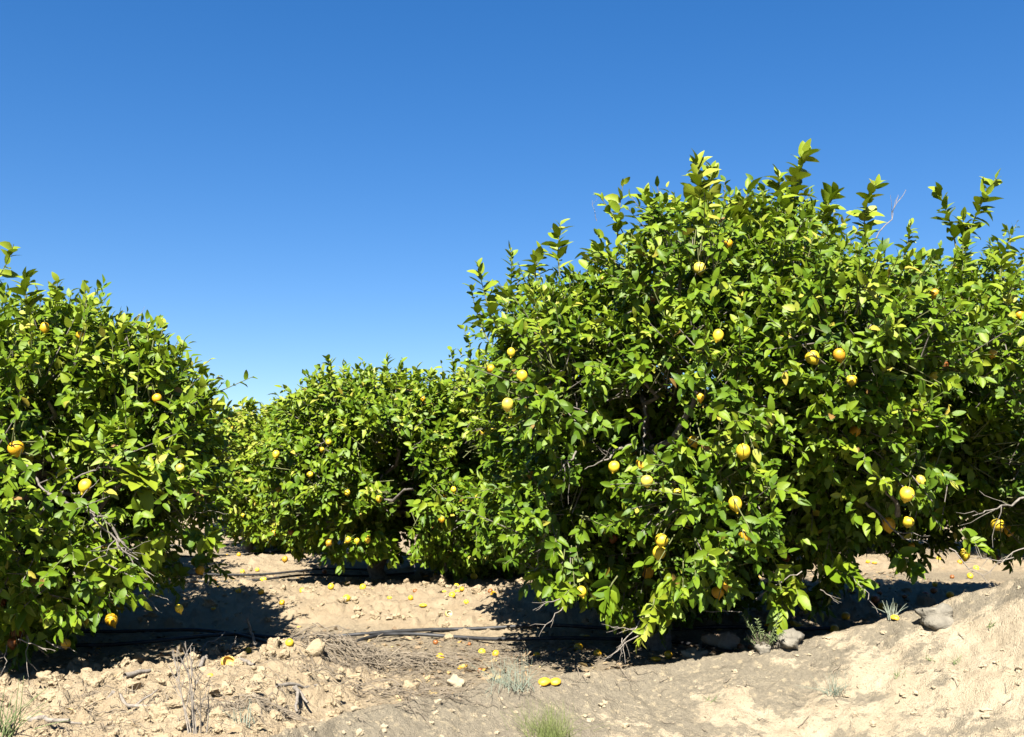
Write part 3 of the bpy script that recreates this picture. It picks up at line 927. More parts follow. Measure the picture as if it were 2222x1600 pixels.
HUNG = []
t_big, res = make_tree("big", "big lemon tree in front right, full of fruit, with tall pale shoots against the sky", "lemon trees of the orchard",
    7.0, [(1015,690),(1040,600),(1100,570),(1200,530),(1280,575),(1340,610),(1380,560),(1420,470),(1460,460),(1520,430),(1590,440),(1660,450),(1740,400),(1810,440),(1900,450),(1960,510),(2030,560),(2120,540),(2222,560),(2330,640)],
    [(1015,1000),(1040,1140),(1090,1210),(1180,1250),(1280,1300),(1400,1330),(1500,1310),(1640,1330),(1740,1310),(1800,1265),(1900,1225),(2000,1195),(2120,1185),(2222,1210),(2330,1100)],
    1.55, 100, (.24, .44), (1.0, 7.05), dens=92, tone=.36, gap=.41, seed=3, lemons=BIG, back=1.0,
    hollows=[(1430,905,5.8,.30),(1730,605,6.1,.15),(1845,690,6.0,.17),(2080,855,5.9,.19),(2185,975,5.8,.26),(1600,1235,5.7,.17),(1500,1015,5.7,.13),(1880,1110,5.7,.15),(1700,960,5.8,.13),(1250,1090,6.0,.16),(1650,800,5.9,.16),(1970,900,5.8,.15),(1310,1200,5.9,.15),(1720,1130,5.6,.14),(2060,1090,5.8,.15),(1230,850,6.1,.14),(1480,1220,5.7,.16),(1950,620,6.1,.12)],
    shoots=[(1395,600,6.3,1300,425,6.2,9,.06,.085,.55), (1340,520,6.3,1352,400,6.3,6,.075,.10,.6), (1410,560,6.1,1398,418,6.0,15,.09,.125,.62), (1500,500,6.2,1508,352,6.2,22,.10,.14,.68),
            (1520,520,6.4,1545,360,6.4,16,.09,.13,.66), (1580,520,6.0,1625,412,6.0,14,.10,.145,.62), (1725,490,6.3,1748,332,6.2,20,.09,.13,.62), (1700,470,6.1,1690,380,6.1,10,.09,.12,.6),
            (1790,520,6.2,1812,420,6.1,14,.09,.12,.55), (1890,540,6.3,1902,398,6.2,16,.09,.12,.6), (1960,560,6.6,1975,490,6.6,9,.06,.09,.5),
            (2085,640,6.3,2090,470,6.3,16,.085,.12,.5), (2095,540,6.3,2162,388,6.2,15,.08,.115,.58), (2075,540,6.3,2035,415,6.3,11,.08,.115,.55), (2170,600,6.2,2205,488,6.2,11,.07,.10,.55),
            (1215,600,6.4,1216,490,6.4,11,.08,.11,.6), (1165,610,6.5,1175,545,6.5,9,.08,.11,.55), (1270,600,6.4,1305,538,6.4,9,.08,.11,.55), (1100,680,6.5,1108,540,6.5,13,.07,.10,.55),
            (1070,700,6.5,1038,580,6.5,12,.07,.10,.5), (1060,740,6.4,1022,625,6.4,9,.07,.10,.48), (1330,640,6.3,1320,560,6.3,7,.07,.10,.5), (1650,520,6.4,1655,425,6.4,12,.09,.12,.6),
            (1430,1240,5.75,1440,1345,5.6,12,.085,.12,.5,.15), (1340,1250,5.7,1318,1335,5.6,10,.075,.10,.34,.35), (1420,1300,5.6,1385,1400,5.5,14,.06,.085,.72,.1), (1250,1270,5.8,1215,1305,5.7,7,.06,.09,.5,.1),
            (1690,1260,5.8,1690,1345,5.7,11,.08,.11,.5,.2), (1600,1250,5.9,1575,1270,5.8,9,.08,.11,.5,.1), (1790,1230,5.9,1870,1265,5.8,11,.09,.12,.45,.1), (1180,1230,6.0,1165,1262,6.0,6,.08,.11,.4,.3),
            (1720,1220,5.8,1735,1300,5.7,10,.08,.11,.5,.15), (1940,1190,6.0,1990,1240,5.9,9,.08,.11,.4,.2), (2080,1150,6.0,2150,1200,5.9,7,.07,.10,.45,.1), (1540,1230,5.8,1560,1250,5.7,8,.09,.12,.4,.1)],
    bare=[(1215,1300,5.7,1163,1325,5.7,.005,3), (1222,1318,5.7,1180,1362,5.6,.005,3), (1395,1340,5.6,1330,1420,5.45,.006,4), (1385,1380,5.5,1310,1435,5.45,.005,3), (1380,1368,5.5,1325,1362,5.5,.004,2), (1350,1385,5.5,1357,1440,5.45,.004,1),
          (1610,1328,5.7,1530,1326,5.7,.004,2), (1900,520,6.2,1966,412,6.2,.006,4), (1295,480,6.3,1285,435,6.3,.003,1), (1740,1240,5.7,1640,1300,5.7,.006,3), (1850,1250,5.8,1905,1330,5.7,.005,3), (1780,1280,5.7,1820,1310,5.7,.005,2),
          (1095,1210,6.2,1200,1238,6.0,.005,2), (1190,1150,6.0,1160,1240,6.0,.005,2), (2060,1190,5.9,2150,1270,5.8,.007,4), (2222,1190,5.8,2130,1250,5.8,.006,4), (2200,1210,5.8,2100,1215,5.8,.006,4), (1690,1010,5.7,1660,1090,5.7,.005,2)],
    branches=[(1180,840,6.2,1260,800,5.9,.012,3), (1380,960,5.75,1290,1010,5.6,.014,4), (1400,880,5.9,1395,980,5.7,.012,3), (1400,990,5.65,1395,1110,5.6,.011,2), (1480,730,5.9,1560,690,5.7,.010,3), (1580,1040,5.6,1460,1075,5.5,.010,2),
              (1948,1120,5.75,1930,1030,5.65,.022,2), (1870,1080,5.8,1960,1170,5.65,.012,3), (2030,680,6.0,1900,700,5.8,.013,4), (2222,740,5.9,2040,720,5.8,.012,4), (1790,870,5.8,1850,900,5.6,.008,3), (1300,870,5.9,1385,855,5.8,.009,3),
              (2222,1080,5.8,2110,1120,5.7,.010,4), (1250,980,5.9,1200,1040,5.7,.009,3)])
HUNG += res

t_left, res = make_tree("left", "left-hand lemon tree with a long grey branch, beside the path", "lemon trees of the orchard",
    6.7, [(-260,760),(-160,640),(-40,650),(30,640),(100,640),(160,670),(230,730),(320,760),(380,800),(390,870),(432,930),(470,995),(505,1040)],
    [(-260,1150),(-100,1385),(0,1385),(90,1365),(160,1330),(260,1280),(330,1250),(390,1230),(450,1205),(505,1150)],
    1.35, 62, (.22, .40), (-3.35, 6.8), dens=84, tone=.40, gap=.39, seed=14, lemons=LEFT, hang_d=5.9,
    hollows=[(15,730,5.9,.17),(25,1065,5.7,.24),(150,955,5.7,.16),(325,965,5.8,.15),(95,1185,5.6,.17),(255,1080,5.6,.13),(130,800,5.8,.14),(380,1110,5.8,.18),(230,870,5.8,.12),(60,900,5.7,.12),(200,1290,5.7,.17),(330,1190,5.7,.14)],
    shoots=[(-60,640,6.2,30,530,6.1,10,.08,.11,.55,.2), (125,690,6.1,125,610,6.1,9,.07,.10,.55), (65,680,6.1,60,600,6.1,10,.08,.11,.6), (185,740,6.1,188,655,6.1,9,.08,.11,.58), (335,810,6.0,318,690,6.0,6,.06,.09,.55), (345,800,6.0,358,700,6.0,5,.06,.09,.6),
            (365,810,6.0,398,752,6.0,4,.06,.085,.6), (430,950,6.0,432,845,6.0,10,.07,.10,.3), (250,770,6.0,268,700,6.0,8,.08,.11,.58), (290,1080,5.5,310,1030,5.4,10,.12,.16,.66), (80,1240,5.6,40,1230,5.5,9,.10,.13,.5,.2),
            (200,1230,5.6,225,1245,5.5,9,.10,.13,.6,.1), (110,1290,5.7,122,1325,5.6,5,.07,.10,.6,.2), (440,1160,5.9,470,1185,5.9,8,.06,.09,.5), (330,760,6.0,345,700,6.0,5,.06,.09,.5), (60,1310,5.6,50,1345,5.6,6,.09,.12,.35,.2), (300,1200,5.6,340,1190,5.5,8,.08,.11,.6,.1)],
    bare=[(80,1275,5.6,132,1296,5.5,.006,2), (40,1388,5.5,100,1410,5.5,.006,4), (100,1390,5.6,168,1417,5.5,.005,5), (240,1320,5.8,225,1290,5.8,.004,1), (290,1215,5.6,325,1245,5.5,.006,3), (270,740,6.0,302,680,6.0,.004,2), (390,860,6.0,442,812,6.0,.004,2),
          (300,1270,5.8,350,1330,5.8,.004,2), (60,1380,5.6,62,1470,5.5,.004,1), (15,1400,5.6,10,1450,5.5,.004,2), (190,1100,5.4,250,1140,5.35,.006,4), (330,1290,5.9,390,1318,5.9,.003,1), (420,1110,5.9,495,1115,5.9,.003,1)],
    branches=[(30,995,5.6,110,1075,5.4,.015,3), (105,1072,5.4,215,1125,5.35,.013,4), (170,1095,5.35,300,1215,5.3,.011,4), (245,1145,5.35,290,1225,5.3,.010,3), (160,1040,5.4,240,1010,5.35,.008,3), (100,1150,5.5,70,1100,5.5,.008,2)])
HUNG += res

t_mid, res = make_tree("mid", "lemon tree in the middle of the second row, beyond the path and the black hoses", "lemon trees of the orchard",
    11.0, [(555,960),(600,910),(650,880),(700,830),(760,820),(830,815),(900,810),(960,830),(1020,790),(1080,800),(1130,830),(1160,880)],
    [(565,1110),(605,1160),(650,1192),(720,1190),(800,1190),(900,1206),(980,1230),(1060,1232),(1130,1200),(1160,1120)],
    1.85, 84, (.26, .46), (-1.40, 11.0), dens=58, L=(.072, .112), tone=.38, gap=.36, seed=23, lemons=MID, hang_d=10.2,
    hollows=[(880,1005,9.9,.34),(760,940,10.0,.25),(900,1140,9.8,.24),(1000,1010,9.8,.24),(640,1060,10.0,.2),(690,1110,9.9,.22),(800,1140,9.8,.22),(950,930,9.9,.22),(720,1030,9.9,.18),(620,960,10.1,.2)],
    shoots=[(705,890,10.5,710,778,10.5,20,.09,.12,.5), (690,880,10.5,683,855,10.5,9,.08,.11,.5), (745,860,10.5,748,800,10.5,10,.08,.11,.52), (800,850,10.5,803,800,10.5,9,.08,.11,.55), (835,850,10.5,842,778,10.5,9,.08,.11,.5), (870,850,10.5,873,785,10.5,15,.10,.13,.55), (900,850,10.5,905,800,10.5,10,.09,.12,.55),
            (935,860,10.5,937,808,10.5,10,.09,.12,.55), (1010,840,9.5,1005,712,9.5,13,.07,.10,.45), (985,850,9.6,978,760,9.6,11,.07,.10,.5), (1045,830,9.5,1040,760,9.5,10,.08,.11,.5), (620,900,10.8,622,875,10.8,9,.08,.11,.55), (800,1165,9.7,806,1222,9.6,12,.07,.10,.40,.15), (845,1165,9.7,850,1228,9.6,12,.07,.10,.42,.15), (770,1170,9.7,765,1215,9.6,11,.07,.10,.40,.15), (825,1170,9.6,828,1205,9.5,11,.07,.10,.38,.15), (735,1200,10.2,725,1215,10.1,8,.07,.09,.6,.1), (905,1200,10.1,900,1215,10.0,8,.07,.10,.5,.1), (640,1190,10.4,650,1205,10.4,9,.08,.10,.5,.1)],
    bare=[(897,1200,10.0,900,1232,10.0,.007,3), (965,1210,10.0,967,1242,10.0,.007,4), (850,1160,10.1,815,1200,10.1,.004,2), (800,1060,9.9,830,1110,9.9,.005,2)],
    branches=[(830,1030,10.0,815,1075,9.9,.012,3), (745,1000,10.1,790,1040,10.0,.009,3), (960,1040,10.0,940,1090,10.0,.009,3)])
HUNG += res

t_far, res = make_tree("far", "third lemon tree along the path, pale green, between the middle tree and the left tree", "lemon trees of the orchard",
    16.0, [(430,960),(470,930),(520,895),(570,885),(640,880),(720,860),(760,900)], [(430,1085),(480,1130),(530,1175),(590,1185),(650,1185),(720,1180),(760,1100)],
    1.7, 46, (.30, .50), (-4.1, 16.0), dens=26, L=(.09, .13), tone=.58, gap=.22, seed=31, low=True, lemons=FAR, hang_d=14.8, back=.6,
    shoots=[(470,940,14.6,466,918,14.6,8,.09,.12,.5), (540,900,14.6,541,872,14.6,10,.10,.13,.55), (600,890,14.6,604,868,14.6,10,.10,.13,.55), (650,890,14.6,655,862,14.6,10,.10,.13,.5), (500,1110,14.6,528,1138,14.5,9,.10,.13,.5)])
HUNG += res
t_f2, res = make_tree("farthest", "farthest yellowish lemon tree at the end of the path with many tiny fruits", "lemon trees of the orchard",
    22.0, [(390,960),(430,915),(480,905),(530,900),(590,905),(640,930)], [(390,1060),(430,1085),(480,1095),(530,1105),(600,1110),(640,1080)],
    1.9, 34, (.38, .60), (-6.1, 22.0), dens=20, L=(.11, .16), tone=.70, gap=.2, seed=37, low=True, lemons=FARTHEST, hang_d=20.4, back=.5)
HUNG += res

def tree_copy(src, x, y, rot, scale, label):
    z = float(terrain(np.array([x]), np.array([y]), False)[0])
    r = src.copy(); COL.objects.link(r)
    r.location = (x, y, z); r.rotation_euler = (0, 0, rot); r.scale = (scale,) * 3
    r["label"] = label
    for ch in src.children:
        c = ch.copy(); COL.objects.link(c); c.parent = r
        c.matrix_parent_inverse = ch.matrix_parent_inverse.copy()
        for g in ch.children:
            d = g.copy(); COL.objects.link(d); d.parent = c
            d.matrix_parent_inverse = g.matrix_parent_inverse.copy()
    return r
tree_copy(t_mid, 2.0, 12.0, 2.2, .95, "lemon tree in the second row, glimpsed through gaps under the big tree")
tree_copy(t_mid, 8.4, 12.6, 4.0, 1.0, "second-row lemon tree behind the right end of the big tree")
tree_copy(t_mid, -5.3, 11.7, 3.6, .95, "second-row lemon tree almost hidden behind the left-hand tree")
tree_copy(t_far, 6.0, 16.3, 2.0, 1.1, "third-row lemon tree in the gap between two others beyond the sunlit soil")
tree_copy(t_far, 0.1, 16.4, 2.8, 1.0, "third-row lemon tree showing between the middle tree and the big tree")
tree_copy(t_far, 4.1, 16.8, 1.1, 1.05, "third-row lemon tree standing beyond the sunlit soil at the right")
tree_copy(t_far, 8.2, 16.6, 5.2, 1.05, "third-row lemon tree at the far right, dark beneath, beyond the sunlit soil")

for i, (p, r, mode, kind, label) in enumerate(HUNG):
    hang_lemon(p, r, kind, label, i)

# ------------------------------------------------------------------ fruit on the ground
FALLEN = [
 (504,1166,8,"yellow","whole","small yellow lemon on the farthest stretch of the path"),
 (536,1182,8,"yellow","whole","small lemon on the path beside the far hose, left of the dark shadow"),
 (492,1207,7,"orange","whole","tiny lemon at the left end of the far hose"),
 (518,1209,9,"orange","whole","small lemon lying against the far hose on the path"),
 (590,1204,12,"yellow","long","yellow lemon lying on its side at the right end of the far hose"),
 (526,1240,10,"yellow","whole","lemon on the path left of a tan clod, between the far and the nearer hoses"),
 (558,1239,9,"yellow","whole","lemon on the path right of a tan clod, between the far and the nearer hoses"),
 (572,1262,18,"yellow","long","long bright lemon lying along the second-row hose"),
 (466,1268,8,"brown","whole","small reddish lemon by the hose at the edge of the left tree's shadow"),
 (476,1273,11,"orange","flat","flattened orange lemon next to a small reddish one by the hose"),
 (517,1288,13,"orange","whole","dull lemon at the upper edge of the left tree's shadow"),
 (566,1294,13,"orange","whole","orange lemon of a touching pair on the path"),
 (580,1295,8,"brown","whole","small dark lemon touching an orange one on the path"),
 (656,1282,12,"yellow","whole","lemon at the left corner of the sunlit strip near the black shadow"),
 (718,1277,14,"yellow","whole","bright lemon at the front edge of the middle tree's shadow"),
 (753,1271,12,"orange","whole","dim lemon just inside the middle tree's shadow"),
 (787,1278,14,"yellow","whole","bright lemon at the shadow edge, to the right of a dim one"),
 (752,1301,15,"yellow","whole","single bright lemon on the bare sunlit soil of the path"),
 (612,1314,12,"orange","whole","lemon with a pale spot at the tip of the left tree's shadow"),
 (463,1326,13,"orange","flat","flattened dim lemon in the shade at the left of the path"),
 (704,1243,11,"brown","whole","dark orange lemon lying deep in the middle tree's shadow"),
 (383,1276,10,"yellow","whole","lemon lit by a sun fleck under the left tree's right edge"),
 (329,1292,14,"orange","whole","larger lemon of a shaded pair under the left tree"),
 (342,1291,11,"orange","whole","smaller lemon of a shaded pair under the left tree"),
 (313,1288,8,"brown","whole","small brown lemon left of the shaded pair under the left tree"),
 (944,1251,9,"orange","whole","small lemon in a sun fleck within the middle tree's shadow"),
 (1028,1262,15,"yellow","whole","bright lemon farthest up the slope, left of the big tree's skirt"),
 (990,1273,14,"yellow","whole","bright round lemon on top of a little heap of lemons"),
 (992,1283,13,"yellow","flat","flattened lemon under the round one in the little heap"),
 (1002,1284,10,"orange","whole","orange lemon at the right of the little heap"),
 (964,1285,11,"yellow","flat","squashed lemon left of the little heap"),
 (981,1294,14,"yellow","whole","lemon in front of the little heap"),
 (845,1298,11,"yellow","flat","flat half-buried lemon at the left end of the sunlit slope's fruit"),
 (891,1299,11,"orange","whole","yellow lemon beside a small brown one on the sunlit slope"),
 (901,1291,10,"brown","whole","small brown lemon on the sunlit slope"),
 (918,1310,17,"yellow","flat","squashed bright lemon on the middle of the sunlit slope"),
 (1012,1307,16,"yellow","long","lemon with a green leaf scrap lying on its side at the shadow's edge"),
 (1064,1283,11,"brown","whole","brown lemon at the left rim of the big tree's shadow"),
 (1071,1294,14,"orange","whole","half-shaded lemon at the left rim of the big tree's shadow"),
 (1131,1222,9,"orange","whole","lemon in a sun fleck behind the big tree's left skirt"),
 (1122,1221,7,"orange","whole","smaller lemon touching the one in a sun fleck behind the left skirt"),
 (945,1400,11,"brown","whole","dark brown shrivelled lemon just in front of the two hoses"),
 (1019,1401,8,"brown","whole","little reddish dried lemon in front of the hoses"),
 (955,1429,18,"orange","whole","lemon on compacted ground right of the dry brush"),
 (1046,1421,16,"yellow","whole","left lemon of two lying side by side on the compacted ground"),
 (1076,1423,16,"orange","whole","right lemon of two lying side by side on the compacted ground"),
 (1041,1456,10,"brown","whole","dark rotten lemon near the torn peel and the silvery grass tuft"),
 (1165,1426,16,"orange","whole","lemon with a reddish scar on the open ground left of the big tree's shadow"),
 (1215,1416,12,"orange","whole","small lemon among twigs at the border of the big tree's shadow"),
 (1255,1408,19,"orange","whole","large half-shaded lemon at the border of the big tree's shadow"),
 (1297,1423,18,"orange","whole","lemon beneath the bare twigs that reach the ground"),
 (1273,1381,18,"orange","flat","flattened orange lemon lying on the hose in the big tree's shadow"),
 (1444,1398,21,"brown","whole","dim lemon in the big tree's black shadow beneath the low bright leaves"),
 (1423,1433,22,"orange","flat","lemon sunk behind the crest of the bank, left one of two"),
 (1450,1426,18,"orange","whole","lemon behind the crest of the bank with a dark navel, right one of two"),
 (1450,1383,16,"brown","whole","very dim lemon above two others in the big tree's black shadow"),
 (627,1420,17,"yellow","whole","bright lemon between two large clods at the end of the clod berm"),
 (538,1412,15,"orange","whole","lemon half sunk behind the clod berm near an upright stick"),
 (1836,1337,18,"orange","whole","lemon in dappled shade left of the peel in the grass on the bank's crest"),
 (1811,1366,20,"orange","whole","large lemon at the foot of the bank right of the torn yellow peels"),
 (1668,1366,20,"orange","whole","shaded lemon just behind the grey-green herb"),
 (1692,1332,14,"brown","whole","dark lemon under the low leaves right of the herb"),
 (1758,1306,16,"brown","whole","brown lemon in shade left of the shaded close pair"),
 (1900,1309,18,"brown","whole","left lemon of the shaded close pair under the right branches"),
 (1914,1314,18,"orange","whole","right lemon of the shaded close pair under the right branches"),
 (1942,1313,13,"orange","whole","lemon with a lit side just right of the shaded close pair"),
 (1905,1275,11,"brown","whole","dim lemon up the slope at the top edge of the right-hand shadow"),
 (1909,1289,10,"brown","whole","dim small lemon above the shaded close pair"),
 (1963,1294,11,"brown","whole","dim brown lemon alone in the black part of the right-hand shadow"),
 (2009,1306,15,"brown","whole","brown lemon just left of the grey boulder on the crest"),
 (2027,1290,15,"brown","whole","brown lemon above the grey boulder on the crest"),
 (2062,1298,16,"orange","whole","orange lemon with a lit rim right of the grey boulder"),
 (2029,1275,11,"orange","whole","lemon at the upper edge of the shadow above the grey boulder"),
 (2057,1271,10,"brown","whole","small brown lemon at the shadow edge, upper right of the boulder"),
 (1883,1222,8,"orange","whole","small orange lemon at the left of the sunlit soil under the right branches"),
 (1898,1222,11,"orange","flat","flat orange lemon at the left of the sunlit soil, beside a small one"),
 (1935,1211,14,"yellow","flat","flattened yellow lemon on the sunlit soil by drooping leaves"),
 (1989,1215,14,"yellow","flat","flattened lemon behind the drooping leaves in the middle of the sunlit soil"),
 (1975,1246,12,"orange","whole","lemon just under the drooping leaves in front of the sunlit soil"),
 (2037,1218,11,"yellow","whole","lemon at the far side of the sunlit soil, left of the low bright lemon"),
 (2043,1236,12,"orange","flat","flattened lemon in the middle of the sunlit soil"),
 (2083,1227,11,"blotch","whole","brown and orange lemon on the sunlit soil right under the low bright lemon"),
 (2105,1252,13,"yellow","whole","yellow lemon nearest the bank on the sunlit soil"),
 (2118,1235,13,"yellow","whole","lemon beneath the bare dark twigs on the sunlit soil"),
 (2066,1252,10,"brown","whole","dried brown lemon on the sunlit soil left of the yellow one nearest the bank"),
 (1575,1384,15,"brown","whole","orange-brown lemon showing above the pinkish stone"),
 (1607,1411,15,"brown","whole","withered lemon just right of the pinkish stone"),
 (1629,1410,12,"brown","whole","withered lemon between the pinkish stone and the herb"),
 (494,1449,26,"peel","open","torn open lemon on the clod berm, orange flesh showing"),
 (456,1473,10,"peel","dome","scrap of yellow peel on the clods below the torn open lemon"),
 (974,1337,14,"pale","open","white curved peel on the sunlit slope above the hoses"),
 (1003,1446,20,"peel","cup","shredded yellow peel beside a dark rotten lemon"),
 (1181,1478,24,"peel","dome","left half lemon of a pair lying face down at the edge of the bank"),
 (1205,1477,22,"peel","dome","right half lemon of a pair lying face down at the edge of the bank"),
 (1727,1351,24,"peel","cup","torn yellow peel standing open under the low right leaves"),
 (1712,1376,24,"peel","cup","torn peel on the ground in front of the standing one"),
 (1942,1335,19,"peel","dome","yellow peel lying among the silvery grass blades on the crest"),
 (1570,1422,16,"peel","dome","dried orange peel in front of the pinkish stone"),
]
for i, (px, py, w, kind, shape, label) in enumerate(FALLEN):
    fallen(px, py, w, kind, shape, label, i)

# ------------------------------------------------------------------ hoses
def hose(pts, rad, label):
    P = np.array([ground_hit(x, y) for x, y in pts])
    P = P[np.argsort(P[:, 0])]
    t = np.linspace(0, 1, 90); s = np.linspace(0, 1, len(P))
    x = np.interp(t, s, P[:, 0]); y = np.interp(t, s, P[:, 1])
    ker = np.ones(9) / 9
    y = np.convolve(np.pad(y, 4, 'edge'), ker, 'valid'); x = np.convolve(np.pad(x, 4, 'reflect', reflect_type='odd'), ker, 'valid')
    z = terrain(x, y, False) + .02 + rad
    z = z + .012 * np.sin(x * 5)
    g = Geo(); v, q = tube(np.stack([x, y, z], -1), rad, 10); g.add(v, q)
    o = g.build("drip_hose", [M["hose"]])
    tag(o, label, "hose", "black irrigation hoses along the tree rows")
hose([(-300,1395),(60,1388),(240,1376),(360,1375),(470,1382),(600,1400),(690,1408),(780,1395),(870,1388),(960,1387),(1050,1393),(1150,1402),(1300,1396),(1500,1392),(1800,1385)], .0135,
     "nearer black hose along the first tree row, with a tan stone on it")
hose([(-300,1420),(300,1406),(430,1396),(520,1386),(600,1392),(760,1391),(860,1384),(940,1375),(1010,1371),(1120,1369),(1300,1372),(1500,1376),(1800,1370)], .0135,
     "farther black hose of the two along the first tree row, curving up over the soil")
hose([(200,1275),(400,1270),(500,1267),(580,1263),(650,1257),(760,1255),(900,1252)], .012, "nearer black hose of the two along the second tree row")
hose([(200,1262),(420,1256),(520,1253),(600,1249),(680,1244),(800,1240)], .012, "farther black hose of the two along the second tree row")
hose([(300,1215),(470,1211),(530,1208),(600,1203),(700,1200)], .013, "nearer black hose by the third tree across the path")
hose([(300,1190),(480,1187),(560,1184),(660,1180)], .013, "farther black hose by the third tree across the path")

# ------------------------------------------------------------------ stones and clods
def ico():
    """a cube sphere as quads"""
    n = 7; V = []; Q = []
    for ax in range(3):
        for sg in (-1, 1):
            a = np.linspace(-1, 1, n); A, B = np.meshgrid(a, a)
            p = np.zeros((n * n, 3)); p[:, ax] = sg; p[:, (ax + 1) % 3] = (A * sg).ravel(); p[:, (ax + 2) % 3] = B.ravel()
            i = np.arange(n - 1)[:, None] * n + np.arange(n - 1)[None]
            q = np.stack([i, i + 1, i + n + 1, i + n], -1).reshape(-1, 4)
            Q.append(q + len(V) * n * n); V.append(norm(p * (1 + .22 * p ** 2)))
    return np.concatenate(V), np.concatenate(Q)
ICO_V, ICO_Q = ico()
_w = {}
_key = np.round(ICO_V, 4)
_uniq, _inv = np.unique(_key, axis=0, return_inverse=True)
ICO_V, ICO_Q = _uniq.astype(float), _inv.reshape(-1)[ICO_Q]

def rock_verts(sx, sy, sz, rough, seed, cuts=5):
    rg = np.random.default_rng(seed)
    v = ICO_V.copy()
    for _ in range(cuts):                       # planar breaks
        n_ = norm(rg.normal(0, 1, (1, 3)))[0]; h = rg.uniform(.55, .85)
        s = v @ n_; v = np.where((s > h)[:, None], v - n_ * (s - h)[:, None] * .85, v)
    for f, a in ((2.2, .10), (4.5, .05), (9, .035), (16, .02)):
        k = rg.normal(0, 1, (3, 3)) * f; p = rg.uniform(0, 6, 3)
        v = v * (1 + rough * a * sum(np.sin(ICO_V @ k[i] + p[i]) for i in range(3)))[:, None]
    return v * np.array([sx, sy, sz])

def rock(px, py, w, hgt, mat, label, seed, name="stone", group=None, sink=.25):
    p = ground_hit(px, py)
    s = w * p[1] / F_PX / 2; h = hgt * p[1] / F_PX / 2
    v = rock_verts(s, s * .85, h, 1.5, seed, 7)
    z = float(terrain(p[None, 0], p[None, 1])[0])
    o = mesh_np(name, v, ICO_Q[:, ::-1], [M[mat]], None, None, {"tone": np.zeros(len(v))})
    o.location = (p[0], p[1], z + h * (1 - 2 * sink)); o.rotation_euler = (0, 0, seed)
    tag(o, label, "stone" if name != "soil_clod" else "clod of earth", group)
rock(2035,1348,74,56,"greyrock","grey lichened boulder on the crest of the bank at the right",3,"boulder",None,.34)
rock(1712,1405,66,40,"greyrock","low grey boulder on the crest of the bank beside the herb",8,"boulder",None,.34)
rock(1655,1420,40,28,"greyrock","small grey rock in the bank at the foot of the herb",12,"boulder",None,.3)
rock(1567,1408,66,40,"pinkrock","pinkish stone at the edge of the black shadow under the big tree",21)
rock(1505,1432,50,30,"paleRock","pale broken stone behind the crest of the bank, left of the pinkish stone",29)
rock(990,1488,44,28,"paleRock","white limestone lump on the compacted ground above the bank",33)
rock(891,1508,34,30,"clod","pale round stone nested in dry straw left of the white lump",41)
rock(973,1390,20,20,"clod","tan stone lying on the nearer hose",44,"stone")
rock(844,1349,14,9,"paleRock","small white stone on the sunlit slope above the hoses",47)
rock(866,1274,18,14,"clod","tan stone at the front edge of the middle tree's shadow",49)
rock(542,1240,12,10,"clod","tan clod between two lemons on the path",51,"soil_clod")
rock(1140,1366,16,14,"clod","tan stone beside the hoses at the border of the big tree's shadow",53)
rock(595,1416,36,44,"clod","tallest clod at the right end of the clod berm",57,"soil_clod","large clods on the berm")
rock(682,1432,42,40,"clod","broad clod standing behind the dry brush on the berm",61,"soil_clod","large clods on the berm")
for i, (px, py, w, h, lb) in enumerate([(465,1418,28,24,"round clod on the berm's crest behind the dead stalks"), (395,1416,24,22,"clod on the berm's crest just left of the dead stalks"), (310,1440,34,28,"angular clod on the berm's crest right of a flat one"),
        (250,1450,36,24,"flat clod on the berm's crest in front of the black shadow"), (205,1456,34,20,"slab-like clod on the berm's crest"), (95,1478,32,24,"lone clod near the left end of the berm's crest"), (345,1568,46,44,"largest clod low in front of the dead stalks"), (60,1500,30,20,"clod at the left end of the berm"),
        (205,1495,36,26,"clod with a shaded right side on the middle of the berm"), (18,1590,30,22,"clod in the bottom left corner"), (490,1412,26,22,"clod on the crest to the right of the round one"), (620,1440,30,26,"clod under the bright lemon on the berm"), (560,1490,34,24,"clod in the middle of the berm right of the dead stalks")]):
    rock(px, py, w, h, "clod", lb, 70 + i * 3, "soil_clod", "large clods on the berm", .15)

def scatter_rocks(name, n, size, mat, region, pick, label=None):
    g = Geo(); k = 0
    xs, ys = [], []
    while len(xs) < n and k < 60:
        k += 1
        x = RNG.uniform(region[0], region[1], n); y = np.exp(RNG.uniform(math.log(region[2]), math.log(region[3]), n))
        m = pick(x, y); xs += list(x[m]); ys += list(y[m])
    xs, ys = np.array(xs[:n]), np.array(ys[:n])
    zs = terrain(xs, ys)
    small = [rock_verts(1, RNG.uniform(.6, .95), RNG.uniform(.45, .8), 1.6, 500 + i, 14) for i in range(24)]
    for i in range(len(xs)):
        s = size[0] + (size[1] - size[0]) * RNG.random() ** 7
        a = RNG.uniform(0, 6.28); c, s_ = math.cos(a), math.sin(a)
        v = small[i % 24] * s
        v = np.stack([v[:, 0] * c - v[:, 1] * s_, v[:, 0] * s_ + v[:, 1] * c, v[:, 2]], -1) + [xs[i], ys[i], zs[i] + s * .1]
        g.add(v, ICO_Q[:, ::-1])
    tag(g.build(name, [M[mat]], None, False), kind="stuff")
def p_till(x, y):
    b, d, yc = zones(x, y); return (RNG.random(len(x)) < np.clip((1 - b) * (1 - d), .0, 1) ** 2)
def p_bank(x, y):
    b, d, yc = zones(x, y); return (b > .5) & (y > 2.3)
def p_bed(x, y):
    b, d, yc = zones(x, y); return (d > .5) & (b < .3)
scatter_rocks("crumbled_soil", 3000, (.005, .050), "clod", (-3.6, -.2, 3.4, 6.9), p_till)
scatter_rocks("crumbled_soil", 1200, (.010, .065), "clod", (-4.5, 3.5, 7.2, 11), p_till)
